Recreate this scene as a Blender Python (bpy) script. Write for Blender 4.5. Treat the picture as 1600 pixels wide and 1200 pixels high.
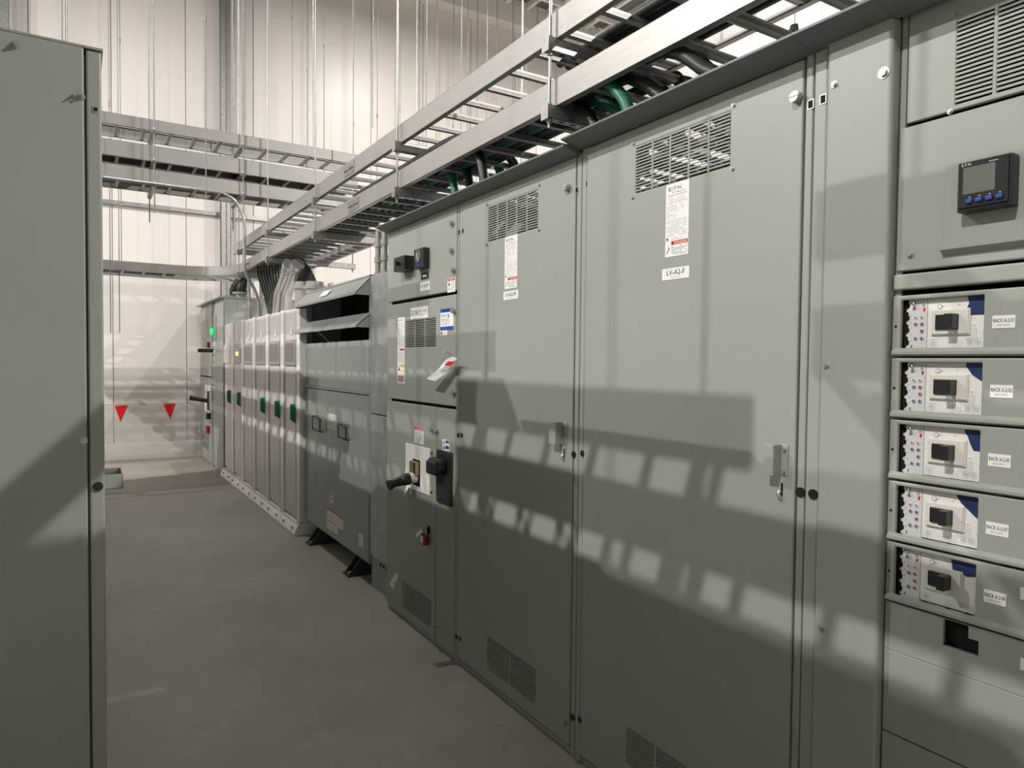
import bpy, math, random
from mathutils import Vector, Matrix
random.seed(7)
for o in list(bpy.data.objects): bpy.data.objects.remove(o)
scene = bpy.context.scene
COL = scene.collection

# ------------------------------------------------------------------ camera
YAW, PITCH, ROLL, FPX, CAMH = 0.557459, -0.0312759, 0.00980418, 1085.1, 1.47
_F = Vector((math.sin(YAW)*math.cos(PITCH), math.cos(YAW)*math.cos(PITCH), math.sin(PITCH)))
_R0 = Vector((math.cos(YAW), -math.sin(YAW), 0)); _U0 = _R0.cross(_F)
_R = _R0*math.cos(ROLL) + _U0*math.sin(ROLL); _U = -_R0*math.sin(ROLL) + _U0*math.cos(ROLL)
_C = Vector((0, 0, CAMH))
cd = bpy.data.cameras.new('camera'); cam = bpy.data.objects.new('camera', cd); COL.objects.link(cam)
cam.matrix_world = Matrix(((_R.x, _U.x, -_F.x, 0), (_R.y, _U.y, -_F.y, 0), (_R.z, _U.z, -_F.z, CAMH), (0, 0, 0, 1)))
cd.sensor_width = 36; cd.lens = 36*FPX/1600; cd.clip_start = .02; cd.clip_end = 200
scene.camera = cam

# ------------------------------------------------------------------ world, exposure
w = bpy.data.worlds.new('world'); scene.world = w; w.use_nodes = True
w.node_tree.nodes['Background'].inputs[0].default_value = (1, .96, .92, 1)
w.node_tree.nodes['Background'].inputs[1].default_value = .02
vs = scene.view_settings
vs.view_transform = 'Standard'; vs.look = 'None'; vs.gamma = 1; vs.exposure = 0.0; vs.use_curve_mapping = False

# ------------------------------------------------------------------ high bay lamps of the hall (position, watts)
LAMPS = [((-4.85, -.24, 7.45), 770), ((-7.07, 6.7, 7.4), 850), ((4.9, 8.13, 7.35), 190), ((6.35, -2.6, 7.4), 1150),
         ((11.0, 8.13, 7.35), 260), ((16.5, 7.6, 12.0), 1100), ((-4.85, 7.3, 7.45), 500), ((.8, 7.0, 7.4), 95)]
LCOL = (1.0, .968, .915)

# pixel (1600x1200 frame) -> point on a plane of the room
def _ray(px, py): return _F + _R*((px-800)/FPX) - _U*((py-600)/FPX)
FX = 1.545
def fx(px, py, X=FX):
    d = _ray(px, py); p = _C + d*(X/d.x); return p.y, p.z
def fy(px, py, Y):
    d = _ray(px, py); p = _C + d*(Y/d.y); return p.x, p.z

# ------------------------------------------------------------------ materials
M = {}
def nodes_of(name):
    m = bpy.data.materials.new(name); m.use_nodes = True; M[name] = m
    return m, m.node_tree, m.node_tree.nodes['Principled BSDF']
def mat(name, col, rough=.5, metal=0, var=0, vscale=3, bump=0, bscale=200, stretch=None, spec=None, rvar=0, coat=0):
    m, nt, b = nodes_of(name)
    b.inputs['Base Color'].default_value = (*col, 1); b.inputs['Roughness'].default_value = rough
    b.inputs['Metallic'].default_value = metal
    if spec is not None: b.inputs['Specular IOR Level'].default_value = spec
    if coat: b.inputs['Coat Weight'].default_value = coat; b.inputs['Coat Roughness'].default_value = .15
    geo = nt.nodes.new('ShaderNodeNewGeometry'); src = geo.outputs['Position']
    if stretch:
        mp = nt.nodes.new('ShaderNodeMapping'); mp.inputs['Scale'].default_value = stretch
        nt.links.new(src, mp.inputs['Vector']); src = mp.outputs[0]
    if var or rvar:
        n = nt.nodes.new('ShaderNodeTexNoise'); n.inputs['Scale'].default_value = vscale; n.inputs['Detail'].default_value = 5
        nt.links.new(src, n.inputs['Vector'])
        if var:
            r = nt.nodes.new('ShaderNodeValToRGB')
            r.color_ramp.elements[0].position = .3; r.color_ramp.elements[1].position = .7
            r.color_ramp.elements[0].color = (*[c*(1-var) for c in col], 1); r.color_ramp.elements[1].color = (*[min(1, c*(1+var)) for c in col], 1)
            nt.links.new(n.outputs['Fac'], r.inputs[0]); nt.links.new(r.outputs[0], b.inputs['Base Color'])
        if rvar:
            mr = nt.nodes.new('ShaderNodeMapRange'); mr.inputs['To Min'].default_value = rough-rvar; mr.inputs['To Max'].default_value = rough+rvar
            nt.links.new(n.outputs['Fac'], mr.inputs[0]); nt.links.new(mr.outputs[0], b.inputs['Roughness'])
    if bump:
        n2 = nt.nodes.new('ShaderNodeTexNoise'); n2.inputs['Scale'].default_value = bscale
        nt.links.new(geo.outputs['Position'], n2.inputs['Vector'])
        bp = nt.nodes.new('ShaderNodeBump'); bp.inputs['Strength'].default_value = bump; bp.inputs['Distance'].default_value = .001
        nt.links.new(n2.outputs['Fac'], bp.inputs['Height']); nt.links.new(bp.outputs[0], b.inputs['Normal'])
    return m
mat('paint', (.335, .347, .32), .42, var=.03, vscale=2.5, bump=.06, bscale=900)
mat('paint_dark', (.30, .31, .30), .40, var=.03, bump=.06, bscale=900)
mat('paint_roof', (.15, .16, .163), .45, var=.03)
mat('paint_trafo', (.30, .315, .31), .30, var=.05, vscale=3, rvar=.06)
mat('ups_panel', (.64, .61, .595), .30, var=.03, vscale=6)
mat('ups_white', (.86, .83, .81), .28)
mat('galv_sheet', (.52, .53, .535), .42, metal=.75, var=.16, vscale=9, rvar=.08)
mat('galvanised', (.42, .42, .415), .38, metal=.85, var=.15, vscale=30)
mat('aluminium', (.40, .39, .378), .46, metal=.6, var=.06, vscale=14, stretch=(8, .6, 8))
mat('rod_bright', (.40, .40, .395), .35, metal=.75)
mat('rod_steel', (.26, .255, .25), .45, metal=.6)
mat('wall_panel', (.80, .765, .735), .38, var=.012, vscale=1.2)
mat('wall_joint', (.16, .15, .145), .7)
mat('hall_wall', (.30, .29, .28), .6)
mat('white_trim', (.82, .80, .77), .4)
mat('deck', (.16, .16, .165), .7)
mat('black', (.012, .013, .014), .42)
mat('black_plastic', (.018, .019, .021), .35, var=.2, vscale=20)
mat('dark_void', (.004, .004, .004), .9)
mat('cable_black', (.022, .023, .025), .45, var=.25, vscale=12)
mat('cable_green', (.017, .14, .078), .42, var=.15, vscale=12)
mat('green_handle', (.02, .20, .08), .4)
mat('white_plastic', (.80, .79, .77), .42)
mat('trip_grey', (.66, .65, .68), .45)
mat('bezel', (.74, .72, .67), .4)
mat('paper', (.86, .85, .83), .55)
mat('ink', (.03, .03, .035), .6)
mat('ink_grey', (.33, .33, .34), .6)
mat('ink_light', (.58, .57, .57), .6)
mat('red', (.55, .028, .035), .5)
mat('lock_red', (.26, .012, .016), .4)
mat('foot_paint', (.035, .042, .042), .5)
mat('sign_red', (.95, .012, .02), .5)
mat('blue', (.02, .075, .35), .5)
mat('navy', (.016, .033, .115), .45, var=.12, vscale=30)
mat('yellow', (.75, .55, .03), .5)
mat('button_blue', (.03, .10, .42), .4)
mat('screen_grey', (.135, .14, .13), .12)
mat('ups_screen', (.10, .098, .098), .2)
mat('ups_frame', (.36, .345, .345), .35)
mat('screw', (.47, .465, .455), .32, metal=.6)
mat('brass', (.45, .36, .19), .35, metal=.8)
mat('pink_mark', (.42, .25, .27), .5)
def emit(name, col, s):
    m, nt, b = nodes_of(name); b.inputs['Base Color'].default_value = (*col, 1)
    b.inputs['Emission Color'].default_value = (*col, 1); b.inputs['Emission Strength'].default_value = s
emit('lamp_lens', (1, .955, .9), 30.0)
emit('green_lamp', (.03, .75, .22), .9)
emit('amber_screen', (.9, .75, .25), .8)
# concrete floor
m, nt, b = nodes_of('concrete')
tc = nt.nodes.new('ShaderNodeNewGeometry')
n1 = nt.nodes.new('ShaderNodeTexNoise'); n1.inputs['Scale'].default_value = .9; n1.inputs['Detail'].default_value = 8; n1.inputs['Roughness'].default_value = .62
n2 = nt.nodes.new('ShaderNodeTexNoise'); n2.inputs['Scale'].default_value = 7; n2.inputs['Detail'].default_value = 6
for n in (n1, n2): nt.links.new(tc.outputs['Position'], n.inputs['Vector'])
r1 = nt.nodes.new('ShaderNodeValToRGB'); r1.color_ramp.elements[0].position = .32; r1.color_ramp.elements[1].position = .70
r1.color_ramp.elements[0].color = (.272, .257, .225, 1); r1.color_ramp.elements[1].color = (.41, .388, .345, 1)
r2 = nt.nodes.new('ShaderNodeValToRGB'); r2.color_ramp.elements[0].position = .60; r2.color_ramp.elements[1].position = .74
r2.color_ramp.elements[0].color = (0, 0, 0, 1); r2.color_ramp.elements[1].color = (.35, .35, .35, 1)
mx = nt.nodes.new('ShaderNodeMix'); mx.data_type = 'RGBA'; mx.inputs['B'].default_value = (.53, .50, .455, 1)
nt.links.new(n1.outputs['Fac'], r1.inputs[0]); nt.links.new(n2.outputs['Fac'], r2.inputs[0])
nt.links.new(r2.outputs[0], mx.inputs['Factor']); nt.links.new(r1.outputs[0], mx.inputs['A']); nt.links.new(mx.outputs['Result'], b.inputs['Base Color'])
mr = nt.nodes.new('ShaderNodeMapRange'); mr.inputs['To Min'].default_value = .38; mr.inputs['To Max'].default_value = .68
nt.links.new(n1.outputs['Fac'], mr.inputs[0]); nt.links.new(mr.outputs[0], b.inputs['Roughness'])
bp = nt.nodes.new('ShaderNodeBump'); bp.inputs['Strength'].default_value = .12; bp.inputs['Distance'].default_value = .004
nt.links.new(n2.outputs['Fac'], bp.inputs['Height']); nt.links.new(bp.outputs[0], b.inputs['Normal'])

# ------------------------------------------------------------------ builders
ORG = {}
def thing(name, label, cat, loc=(0, 0, 0), group=None, kind=None):
    o = bpy.data.objects.new(name, None); COL.objects.link(o); o.location = loc; o.empty_display_size = .1
    o['label'] = label
    if cat: o['category'] = cat
    if group: o['group'] = group
    if kind: o['kind'] = kind
    ORG[o.name] = Vector(loc); return o
def tag(o, label, cat=None, group=None, kind=None):
    if label: o['label'] = label
    if cat: o['category'] = cat
    if group: o['group'] = group
    if kind: o['kind'] = kind
    return o
def inst(src, parent, d):
    c = src.copy(); COL.objects.link(c); c.parent = parent
    c.location = src.location + Vector(d); return c
def copy_tree(o, loc, label=None):
    c = o.copy(); COL.objects.link(c); c.location = loc
    if label: c['label'] = label
    def rec(a, b_):
        for ch in a.children:
            k = ch.copy(); COL.objects.link(k); k.parent = b_; rec(ch, k)
    rec(o, c); ORG[c.name] = Vector(loc); return c

_tcache = {}
def text_geo(s, bold=False):
    if s in _tcache: return _tcache[s]
    cu = bpy.data.curves.new('t', 'FONT'); cu.body = s; cu.size = 1; cu.resolution_u = 2
    if bold: cu.offset = .02
    ob = bpy.data.objects.new('t', cu); COL.objects.link(ob)
    dg = bpy.context.evaluated_depsgraph_get(); dg.update()
    me = bpy.data.meshes.new_from_object(ob.evaluated_get(dg))
    vs_ = [(v.co.x, v.co.y) for v in me.vertices]; fs = [tuple(p.vertices) for p in me.polygons]
    bpy.data.objects.remove(ob); bpy.data.meshes.remove(me); bpy.data.curves.remove(cu)
    x0 = min(v[0] for v in vs_); x1 = max(v[0] for v in vs_); y0 = min(v[1] for v in vs_); y1 = max(v[1] for v in vs_)
    vs_ = [((x-x0)/(x1-x0), (y-y0)/(y1-y0)) for x, y in vs_]
    _tcache[s] = (vs_, fs, (x1-x0)/(y1-y0)); return _tcache[s]

def catmull(pts, n=6):
    P = [Vector(p) for p in pts]; P = [P[0]*2-P[1]] + P + [P[-1]*2-P[-2]]; out = []
    for i in range(1, len(P)-2):
        a, b_, c, d = P[i-1:i+3]
        for k in range(n):
            t = k/n
            out.append(.5*((2*b_) + (c-a)*t + (2*a-5*b_+4*c-d)*t*t + (3*b_-a-3*c+d)*t**3))
    out.append(P[-2]); return out

class MB:
    def __init__(s): s.v = []; s.f = []; s.m = []; s.sm = []
    def _add(s, vs_, fs, mt=None, smooth=False):
        o = len(s.v); s.v += [Vector(v) for v in vs_]
        for f in fs: s.f.append(tuple(i+o for i in f)); s.m.append(mt); s.sm.append(smooth)
        return s
    def box(s, x0, x1, y0, y1, z0, z1, mt=None):
        if x0 > x1: x0, x1 = x1, x0
        if y0 > y1: y0, y1 = y1, y0
        if z0 > z1: z0, z1 = z1, z0
        v = [(x0, y0, z0), (x1, y0, z0), (x1, y1, z0), (x0, y1, z0), (x0, y0, z1), (x1, y0, z1), (x1, y1, z1), (x0, y1, z1)]
        return s._add(v, [(0, 3, 2, 1), (4, 5, 6, 7), (0, 1, 5, 4), (1, 2, 6, 5), (2, 3, 7, 6), (3, 0, 4, 7)], mt)
    def prism(s, poly, d, mt=None):           # poly: 3D points, extruded by vector d
        n = len(poly); P = [Vector(p) for p in poly]; d = Vector(d)
        nrm = sum(((P[i]-P[0]).cross(P[(i+1) % n]-P[0]) for i in range(n)), Vector())
        if nrm.dot(d) > 0: P = P[::-1]
        v = P + [p+d for p in P]
        f = [tuple(range(n)), tuple(range(2*n-1, n-1, -1))] + [(i, i+n, (i+1) % n+n, (i+1) % n) for i in range(n)]
        return s._add(v, f, mt)
    def tube(s, pts, r, n=8, mt=None, closed=False):
        P = [Vector(p) for p in pts]; N = len(P); rs = r if isinstance(r, (list, tuple)) else [r]*N
        v = []; f = []; up = None
        for i in range(N):
            t = (P[min(i+1, N-1)]-P[max(i-1, 0)]).normalized()
            if up is None:
                up = t.orthogonal().normalized()
            else:
                up = (up - t*up.dot(t)); up = up.normalized() if up.length > 1e-6 else t.orthogonal().normalized()
            sd = t.cross(up)
            for k in range(n):
                a = 2*math.pi*k/n; v.append(P[i] + (up*math.cos(a) + sd*math.sin(a))*rs[i])
        for i in range(N-1):
            for k in range(n):
                a = i*n+k; b_ = i*n+(k+1) % n; f.append((a, b_, b_+n, a+n))
        s._add(v, f, mt, True)
        s._add([v[k] for k in range(n)], [tuple(range(n-1, -1, -1))], mt)
        s._add([v[(N-1)*n+k] for k in range(n)], [tuple(range(n))], mt)
        return s
    def cyl(s, p0, p1, r, n=12, mt=None, r1=None): return s.tube([p0, p1], [r, r if r1 is None else r1], n, mt)
    def quad(s, a, b_, c, d, mt=None): return s._add([a, b_, c, d], [(0, 1, 2, 3)], mt)
    # sheet in the plane X: y and z cut lists, cells in `holes` (i, j) left open, thickness th towards +X
    def sheet(s, X, th, ys, zs, holes=(), mt=None):
        ys = sorted(ys); zs = sorted(zs); ny, nz = len(ys), len(zs)
        idx = {}
        v = []
        def V(i, j, k):
            key = (i, j, k)
            if key not in idx: idx[key] = len(v); v.append((X + (th if k else 0), ys[i], zs[j]))
            return idx[key]
        f = []; solid = {(i, j) for i in range(ny-1) for j in range(nz-1)} - set(holes)
        for (i, j) in solid:
            f.append((V(i, j, 0), V(i, j+1, 0), V(i+1, j+1, 0), V(i+1, j, 0)))
            f.append((V(i, j, 1), V(i+1, j, 1), V(i+1, j+1, 1), V(i, j+1, 1)))
            for (di, dj, a, b_) in ((-1, 0, (i, j), (i, j+1)), (1, 0, (i+1, j+1), (i+1, j)), (0, -1, (i+1, j), (i, j)), (0, 1, (i, j+1), (i+1, j+1))):
                if (i+di, j+dj) not in solid:
                    f.append((V(*a, 0), V(*a, 1), V(*b_, 1), V(*b_, 0)))
        return s._add(v, f, mt)
    def text(s, O, ud, vd, st, w_=None, h=None, mt='ink', align=0):
        vs_, fs, asp = text_geo(st)
        if h is None: h = w_/asp
        if w_ is None: w_ = h*asp
        O = Vector(O) - Vector(ud)*w_*align
        return s._add([O + Vector(ud)*(x*w_) + Vector(vd)*(y*h) for x, y in vs_], fs, mt)
    def build(s, name, parent=None, m='paint', bevel=0, seg=2, kind=None, label=None):
        if parent is not None: org = ORG[parent.name]
        else:
            mn = [min(v[i] for v in s.v) for i in range(3)]; mxx = [max(v[i] for v in s.v) for i in range(3)]
            org = Vector(((mn[0]+mxx[0])/2, (mn[1]+mxx[1])/2, mn[2]))
        me = bpy.data.meshes.new(name); me.from_pydata([v-org for v in s.v], [], s.f)
        names = []
        for a in s.m:
            a = a or m
            if a not in names: names.append(a)
        for a in names: me.materials.append(M[a])
        me.polygons.foreach_set('material_index', [names.index(a or m) for a in s.m])
        me.polygons.foreach_set('use_smooth', s.sm); me.update()
        o = bpy.data.objects.new(name, me); COL.objects.link(o)
        if parent is not None: o.parent = parent
        else: o.location = org
        ORG[o.name] = org
        if bevel:
            bm_ = o.modifiers.new('bevel', 'BEVEL'); bm_.width = bevel; bm_.segments = seg; bm_.limit_method = 'ANGLE'; bm_.angle_limit = .6; bm_.harden_normals = False
        if kind: o['kind'] = kind
        if label: o['label'] = label
        return o
def struct(o, label=None):
    o['kind'] = 'structure'
    if label: o['label'] = label
    return o

# ================================================================== THE HALL
WY = 11.5; CEIL = 12.6; GRID = 8.25
XL, XR, YB = -9.5, 20.0, -7.0
struct(MB().box(XL, XR, YB, WY, -.2, 0).build('floor', m='concrete'), 'grey polished concrete floor of the hall')
wf = thing('wall_far', 'white insulated panel wall at the end of the aisle', None, (0, WY, 0), kind='structure')
MB().box(XL, XR, WY+.03, WY+.25, 0, CEIL).build('backing', wf, 'wall_joint')
PW = .9640
p_hi = MB().box(.418+.004, .418+PW-.004, WY, WY+.05, .803, CEIL).build('panel', wf, 'wall_panel', .004, 1)
p_lo = MB().box(.418+.003, .418+PW-.003, WY, WY+.05, .23, .799).build('panel', wf, 'wall_panel', .003, 1)
for i in range(-10, 20):
    if i == 0: continue
    inst(p_hi, wf, (i*PW, 0, 0)); inst(p_lo, wf, (i*PW, 0, 0))
struct(MB().box(XL, XR, WY-.03, WY+.03, .10, .235).box(XL, XR, WY-.075, WY+.03, 0, .098).build('baseboard_far', m='white_trim', bevel=.004), 'white two-step kerb along the foot of the panel wall')
struct(MB().box(XL, XR, WY-.05, WY, 3.66, 3.72).build('trim_1', m='galvanised'), 'thin horizontal metal rail on the panel wall')
struct(MB().box(XL, XR, WY-.28, WY, 7.80, 8.22).build('trim_2', m='white_trim', bevel=.01), 'white beam along the top of the panel wall')
struct(MB().box(XL-.2, XL, YB, WY+.2, 0, CEIL).build('wall_left', m='hall_wall'), 'grey painted hall wall behind the left row')
struct(MB().box(XR, XR+.2, YB, WY+.2, 0, CEIL).build('wall_right', m='hall_wall'), 'grey painted hall wall beyond the switchgear row')
struct(MB().box(XL, XR, YB-.2, YB, 0, CEIL).build('wall_back', m='hall_wall'), 'grey painted hall wall closing the near end')
ce = MB().box(XL-.2, XR+.2, YB-.2, WY+.25, CEIL, CEIL+.2).build('ceiling', m='deck'); struct(ce, 'dark metal deck ceiling of the hall')
gd = thing('overhead_deck', 'dark overhead deck with pale joists hung high along the panel wall', 'deck', (7.3, 7.0, GRID-.2))
MB().box(4.4, 10.2, 1.0, WY-.29, GRID, GRID+.06).build('deck_plate', gd, 'deck')
j0 = MB().box(4.45, 4.52, 1.0, WY-.29, GRID-.12, GRID).build('joist', gd, 'white_trim')
for i in range(1, 13): inst(j0, gd, (i*.46, 0, 0))
k0 = MB().box(4.4, 10.2, 10.6, 10.66, GRID-.20, GRID-.12).build('joist', gd, 'white_trim')
for i in range(1, 8): inst(k0, gd, (0, -1.25*i, 0))
for x_, y_ in ((4.5, 1.1), (10.1, 1.1), (4.5, 6.0), (10.1, 6.0), (4.5, 11.0), (10.1, 11.0)): MB().cyl((x_, y_, GRID+.06), (x_, y_, CEIL), .02, 8).build('hanger', gd, 'rod_steel')

# red triangles on the wall
for a, b_, c, t in (((179, 634), (199.5, 634), (188.3, 659), 'red warning triangle pointing down on the wall, farther from the cabinets'),
                    ((255.6, 632), (274.5, 630.5), (266, 655), 'red warning triangle pointing down on the wall, next to the far cabinet')):
    P3 = []
    for q in (a, b_, c):
        x, z = fy(*q, WY-.004); P3.append((x, WY-.001, z))
    tag(MB().prism(P3, (0, -.003, 0)).build('wall_marker', m='sign_red'), t, 'marker')

# ================================================================== LADDER TRAYS
RH = .118
def rail_y(mb, X, side, y0, y1, z0, h=RH, fl=.03, t=.004):     # C section rail along Y; side=+1 flanges towards +X
    mb.box(X, X+side*t, y0, y1, z0, z0+h)
    mb.box(X, X+side*fl, y0, y1, z0, z0+t).box(X, X+side*fl, y0, y1, z0+h-t, z0+h)
def rail_x(mb, Y, side, x0, x1, z0, h=RH, fl=.03, t=.004):
    mb.box(x0, x1, Y, Y+side*t, z0, z0+h)
    mb.box(x0, x1, Y, Y+side*fl, z0, z0+t).box(x0, x1, Y, Y+side*fl, z0+h-t, z0+h)
def tray_y(label, X0, X1, y0, y1, z0, pitch=.2286, ph=0., h=RH, splices=(), group=None):
    t = thing('ladder_tray', label, 'cable tray', ((X0+X1)/2, (y0+y1)/2, z0), group)
    a = MB(); rail_y(a, X0, 1, y0, y1, z0, h); a.build('side_rail', t, 'aluminium', .0015, 1)
    a = MB(); rail_y(a, X1, -1, y0, y1, z0, h); a.build('side_rail', t, 'aluminium', .0015, 1)
    k = math.ceil((y0+.03-ph)/pitch); first = None; y = ph+k*pitch; yy = y
    while y < y1-.03:
        if first is None:
            first = MB().box(X0+.004, X1-.004, y-.014, y+.014, z0+.006, z0+.022).box(X0+.004, X1-.004, y-.014, y-.010, z0+.004, z0+.03).box(X0+.004, X1-.004, y+.010, y+.014, z0+.004, z0+.03).build('rung', t, 'aluminium')
        else: inst(first, t, (0, y-yy, 0))
        y += pitch
    for ys in splices:
        b_ = MB().box(X0-.004, X0, ys-.11, ys+.11, z0+.02, z0+h-.02)
        for dy in (-.08, -.03, .03, .08):
            b_.cyl((X0-.004, ys+dy, z0+h*.5), (X0-.016, ys+dy, z0+h*.5), .009, 6)
        b_.build('splice_plate', t, 'galvanised')
    return t
def tray_x(label, x0, x1, Y0, Y1, z0, pitch=.235, ph=0., h=RH, group=None):
    t = thing('ladder_tray', label, 'cable tray', ((x0+x1)/2, (Y0+Y1)/2, z0), group)
    a = MB(); rail_x(a, Y0, 1, x0, x1, z0, h); a.build('side_rail', t, 'aluminium', .0015, 1)
    a = MB(); rail_x(a, Y1, -1, x0, x1, z0, h); a.build('side_rail', t, 'aluminium', .0015, 1)
    first = None; x = ph + math.ceil((x0+.03-ph)/pitch)*pitch; xx = x
    while x < x1-.03:
        if first is None: first = MB().box(x-.014, x+.014, Y0+.004, Y1-.004, z0+.006, z0+.022).box(x-.014, x-.010, Y0+.004, Y1-.004, z0+.004, z0+.03).box(x+.010, x+.014, Y0+.004, Y1-.004, z0+.004, z0+.03).build('rung', t, 'aluminium')
        else: inst(first, t, (x-xx, 0, 0))
        x += pitch
    return t
TX0, TX1 = 1.71, 2.36
ZL, ZU = 2.548, 2.828
tray_y('upper aluminium ladder tray running along the aisle above the switchgear row', TX0, TX1, .3, 9.6, ZU, ph=2.609, splices=(5.05,))
tray_y('lower aluminium ladder tray running along the aisle just above the cabinet tops', TX0, TX1, .3, 9.2, ZL, ph=2.66, splices=(4.95, 8.75))
# elbow of the lower tray turning left
el = thing('ladder_tray_elbow', 'curved aluminium elbow where the lower tray turns towards the left', 'cable tray', (TX0, 9.2, ZL))
def arc_rail(R, fl):
    a = MB(); n = 14; cx, cy = TX0-.6, 9.2
    for i in range(n):
        a0, a1 = math.pi/2*i/n, math.pi/2*(i+1)/n
        for (r0, r1, z0, z1) in ((R, R+fl*.133, ZL, ZL+RH), (R, R+fl, ZL, ZL+.004), (R, R+fl, ZL+RH-.004, ZL+RH)):
            pts = [(cx+r0*math.cos(a0), cy+r0*math.sin(a0), z0), (cx+r1*math.cos(a0), cy+r1*math.sin(a0), z0), (cx+r1*math.cos(a1), cy+r1*math.sin(a1), z0), (cx+r0*math.cos(a1), cy+r0*math.sin(a1), z0)]
            a.prism(pts, (0, 0, z1-z0))
    return a
arc_rail(.6, .03).build('side_rail', el, 'aluminium'); arc_rail(1.25, -.03).build('side_rail', el, 'aluminium')
for i in range(1, 8):
    a = math.pi/2*i/8; c, s_ = math.cos(a), math.sin(a); cx, cy = TX0-.6, 9.2
    nx, ny = -s_*.014, c*.014
    MB().prism([(cx+.605*c-nx, cy+.605*s_-ny, ZL+.005), (cx+1.245*c-nx, cy+1.245*s_-ny, ZL+.005), (cx+1.245*c+nx, cy+1.245*s_+ny, ZL+.005), (cx+.605*c+nx, cy+.605*s_+ny, ZL+.005)], (0, 0, .022)).build('rung', el, 'aluminium')
tray_x('low aluminium ladder tray running left from the elbow near the panel wall', -1.6, TX0-.6, 9.8, 10.45, ZL)
# three tier cross tray
CY0, CY1 = 7.9, 8.36
CZ = []
for n_, (t, bt) in enumerate(((173.5, 192), (215.5, 241), (254, 277))):
    zt = fy(163, t, CY0)[1]; zb = fy(163, bt, CY0)[1]
    CZ.append(zb)
    tray_x(('topmost tray of the three stacked cross trays, empty', 'middle tray of the three stacked cross trays, filled with black cables', 'lowest tray of the three stacked cross trays, with a conduit below it')[n_], -2.4, 2.78, CY0, CY1, zb, pitch=.238, ph=.10, h=zt-zb)
for i in range(9):
    tag(MB().cyl((-2.4, CY0+.05+i*.044, CZ[1]+.052), (2.55, CY0+.05+i*.044, CZ[1]+.052), .021, 8).build('cable', m='cable_black'), 'black power cable lying in the middle cross tray', 'cable', 'black cables in the middle cross tray')
for i in range(8):
    g = i in (0, 3, 6)
    tag(MB().cyl((-1.55, 9.87+i*.066, ZL+.050), (1.08, 9.87+i*.066, ZL+.050), .024, 8).build('cable', m='cable_green' if g else 'cable_black'), ('green' if g else 'black')+' cable lying in the low tray by the panel wall', 'cable', 'cables in the low cross tray')
# left row trays (above the left cabinets, they shade the aisle)
LX1, LX0 = -.10, -1.0
LU, LL = 2.82, 2.59
tray_y('upper ladder tray over the walkway beside the end of the left row', LX0, LX1, .86, 2.15, LU, pitch=.206, ph=1.35, h=.129)
tray_y('lower ladder tray over the walkway beside the end of the left row, full of cables', LX0, LX1, -1.6, 2.15, LL, pitch=.206, ph=1.29, h=.126)
tray_y('upper ladder tray hidden above the left row of cabinets', LX0, LX1, 3.95, 9.6, LU, pitch=.206, h=.129)
tray_y('lower ladder tray above the left row of cabinets, full of cables', LX0, LX1, 3.4, 9.6, LL, pitch=.206, h=.126)
for i in range(15):
    x = LX1-.175-i*.047
    for (a, b_, lb) in ((-1.55, 2.12, 'black cable lying in the tray beside the end of the left row'), (3.42, 9.55, 'black cable lying in the tray above the left row')):
        tag(MB().cyl((x, a, LL+.052), (x, b_, LL+.052), .0245, 8).build('cable', m='cable_black'), lb, 'cable', 'cables in the left row trays')

tray_y('unseen ladder tray full of cables, added over the first left cabinet to block lamp light', -1.15, -.55, 2.2, 3.05, LL, pitch=.206, h=.126)  # added out of view: tray and cables keep lamp light off the breaker section
for i in range(11):
    tag(MB().cyl((-1.10+i*.05, 2.22, LL+.052), (-1.10+i*.05, 3.03, LL+.052), .0255, 8).build('cable', m='cable_black'), 'black cable filling the added light-blocking tray over the first left cabinet', 'cable', 'cables in the left row trays')
# trapeze hangers
def trapeze_y(label, Y, zs, x0, x1, group, ztop=CEIL, zbot=None, sh=.041, rodm='rod_steel', rr=.0055):
    t = thing('trapeze_hanger', label, 'hanger', ((x0+x1)/2, Y, zs[0]), group)
    for z in zs:
        sb = MB().box(x0, x1, Y-.0205, Y+.0205, z-sh, z-sh+.003).box(x0, x1, Y-.0205, Y-.0180, z-sh, z).box(x0, x1, Y+.0180, Y+.0205, z-sh, z).box(x0, x1, Y-.0205, Y-.010, z-.003, z).box(x0, x1, Y+.010, Y+.0205, z-.003, z).box(x0-.004, x0, Y-.025, Y+.025, z-sh-.004, z+.004)
        for q_ in range(int((x1-x0)/.06)-1): sb.box(x0+.07+q_*.06, x0+.10+q_*.06, Y-.006, Y+.006, z-sh-.0006, z-sh+.001, 'dark_void')
        sb.build('strut', t, 'galvanised', .002, 1)
        for xr in (x0+.022, x1-.03):
            MB().cyl((xr, Y, z), (xr, Y, z+.012), .011, 6).build('nut', t, 'screw'); MB().cyl((xr, Y, z-sh-.014), (xr, Y, z-sh), .012, 6).build('nut', t, 'screw')
    zb = (zbot if zbot is not None else min(zs)-.075)
    for xr in (x0+.022, x1-.03):
        MB().cyl((xr, Y, zb-sh+.041), (xr, Y, ztop), rr, 8).build('threaded_rod', t, rodm)
    return t
for i, (Y, lb) in enumerate(((.75, 'beside the breaker section'), (2.43, 'in front of the widest door'), (4.08, 'near the meter cabinet'), (5.84, 'above the hooded transformer'), (7.56, 'above the white module row'), (9.12, 'at the elbow of the tray'))):
    trapeze_y('two-level steel trapeze hanger carrying both aisle trays ' + lb, Y, (ZL, ZU), TX0-.045, TX1+.27, 'aisle trapezes', sh=.057, rodm='rod_bright', rr=.0068)
for Y in (-.9, 1.0, 1.95, 5.6, 7.4, 9.2):
    trapeze_y('steel trapeze hanger carrying the trays on the left row side', Y, (LL, LU), LX0-.05, LX1+.05, 'left row trapezes')
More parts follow.
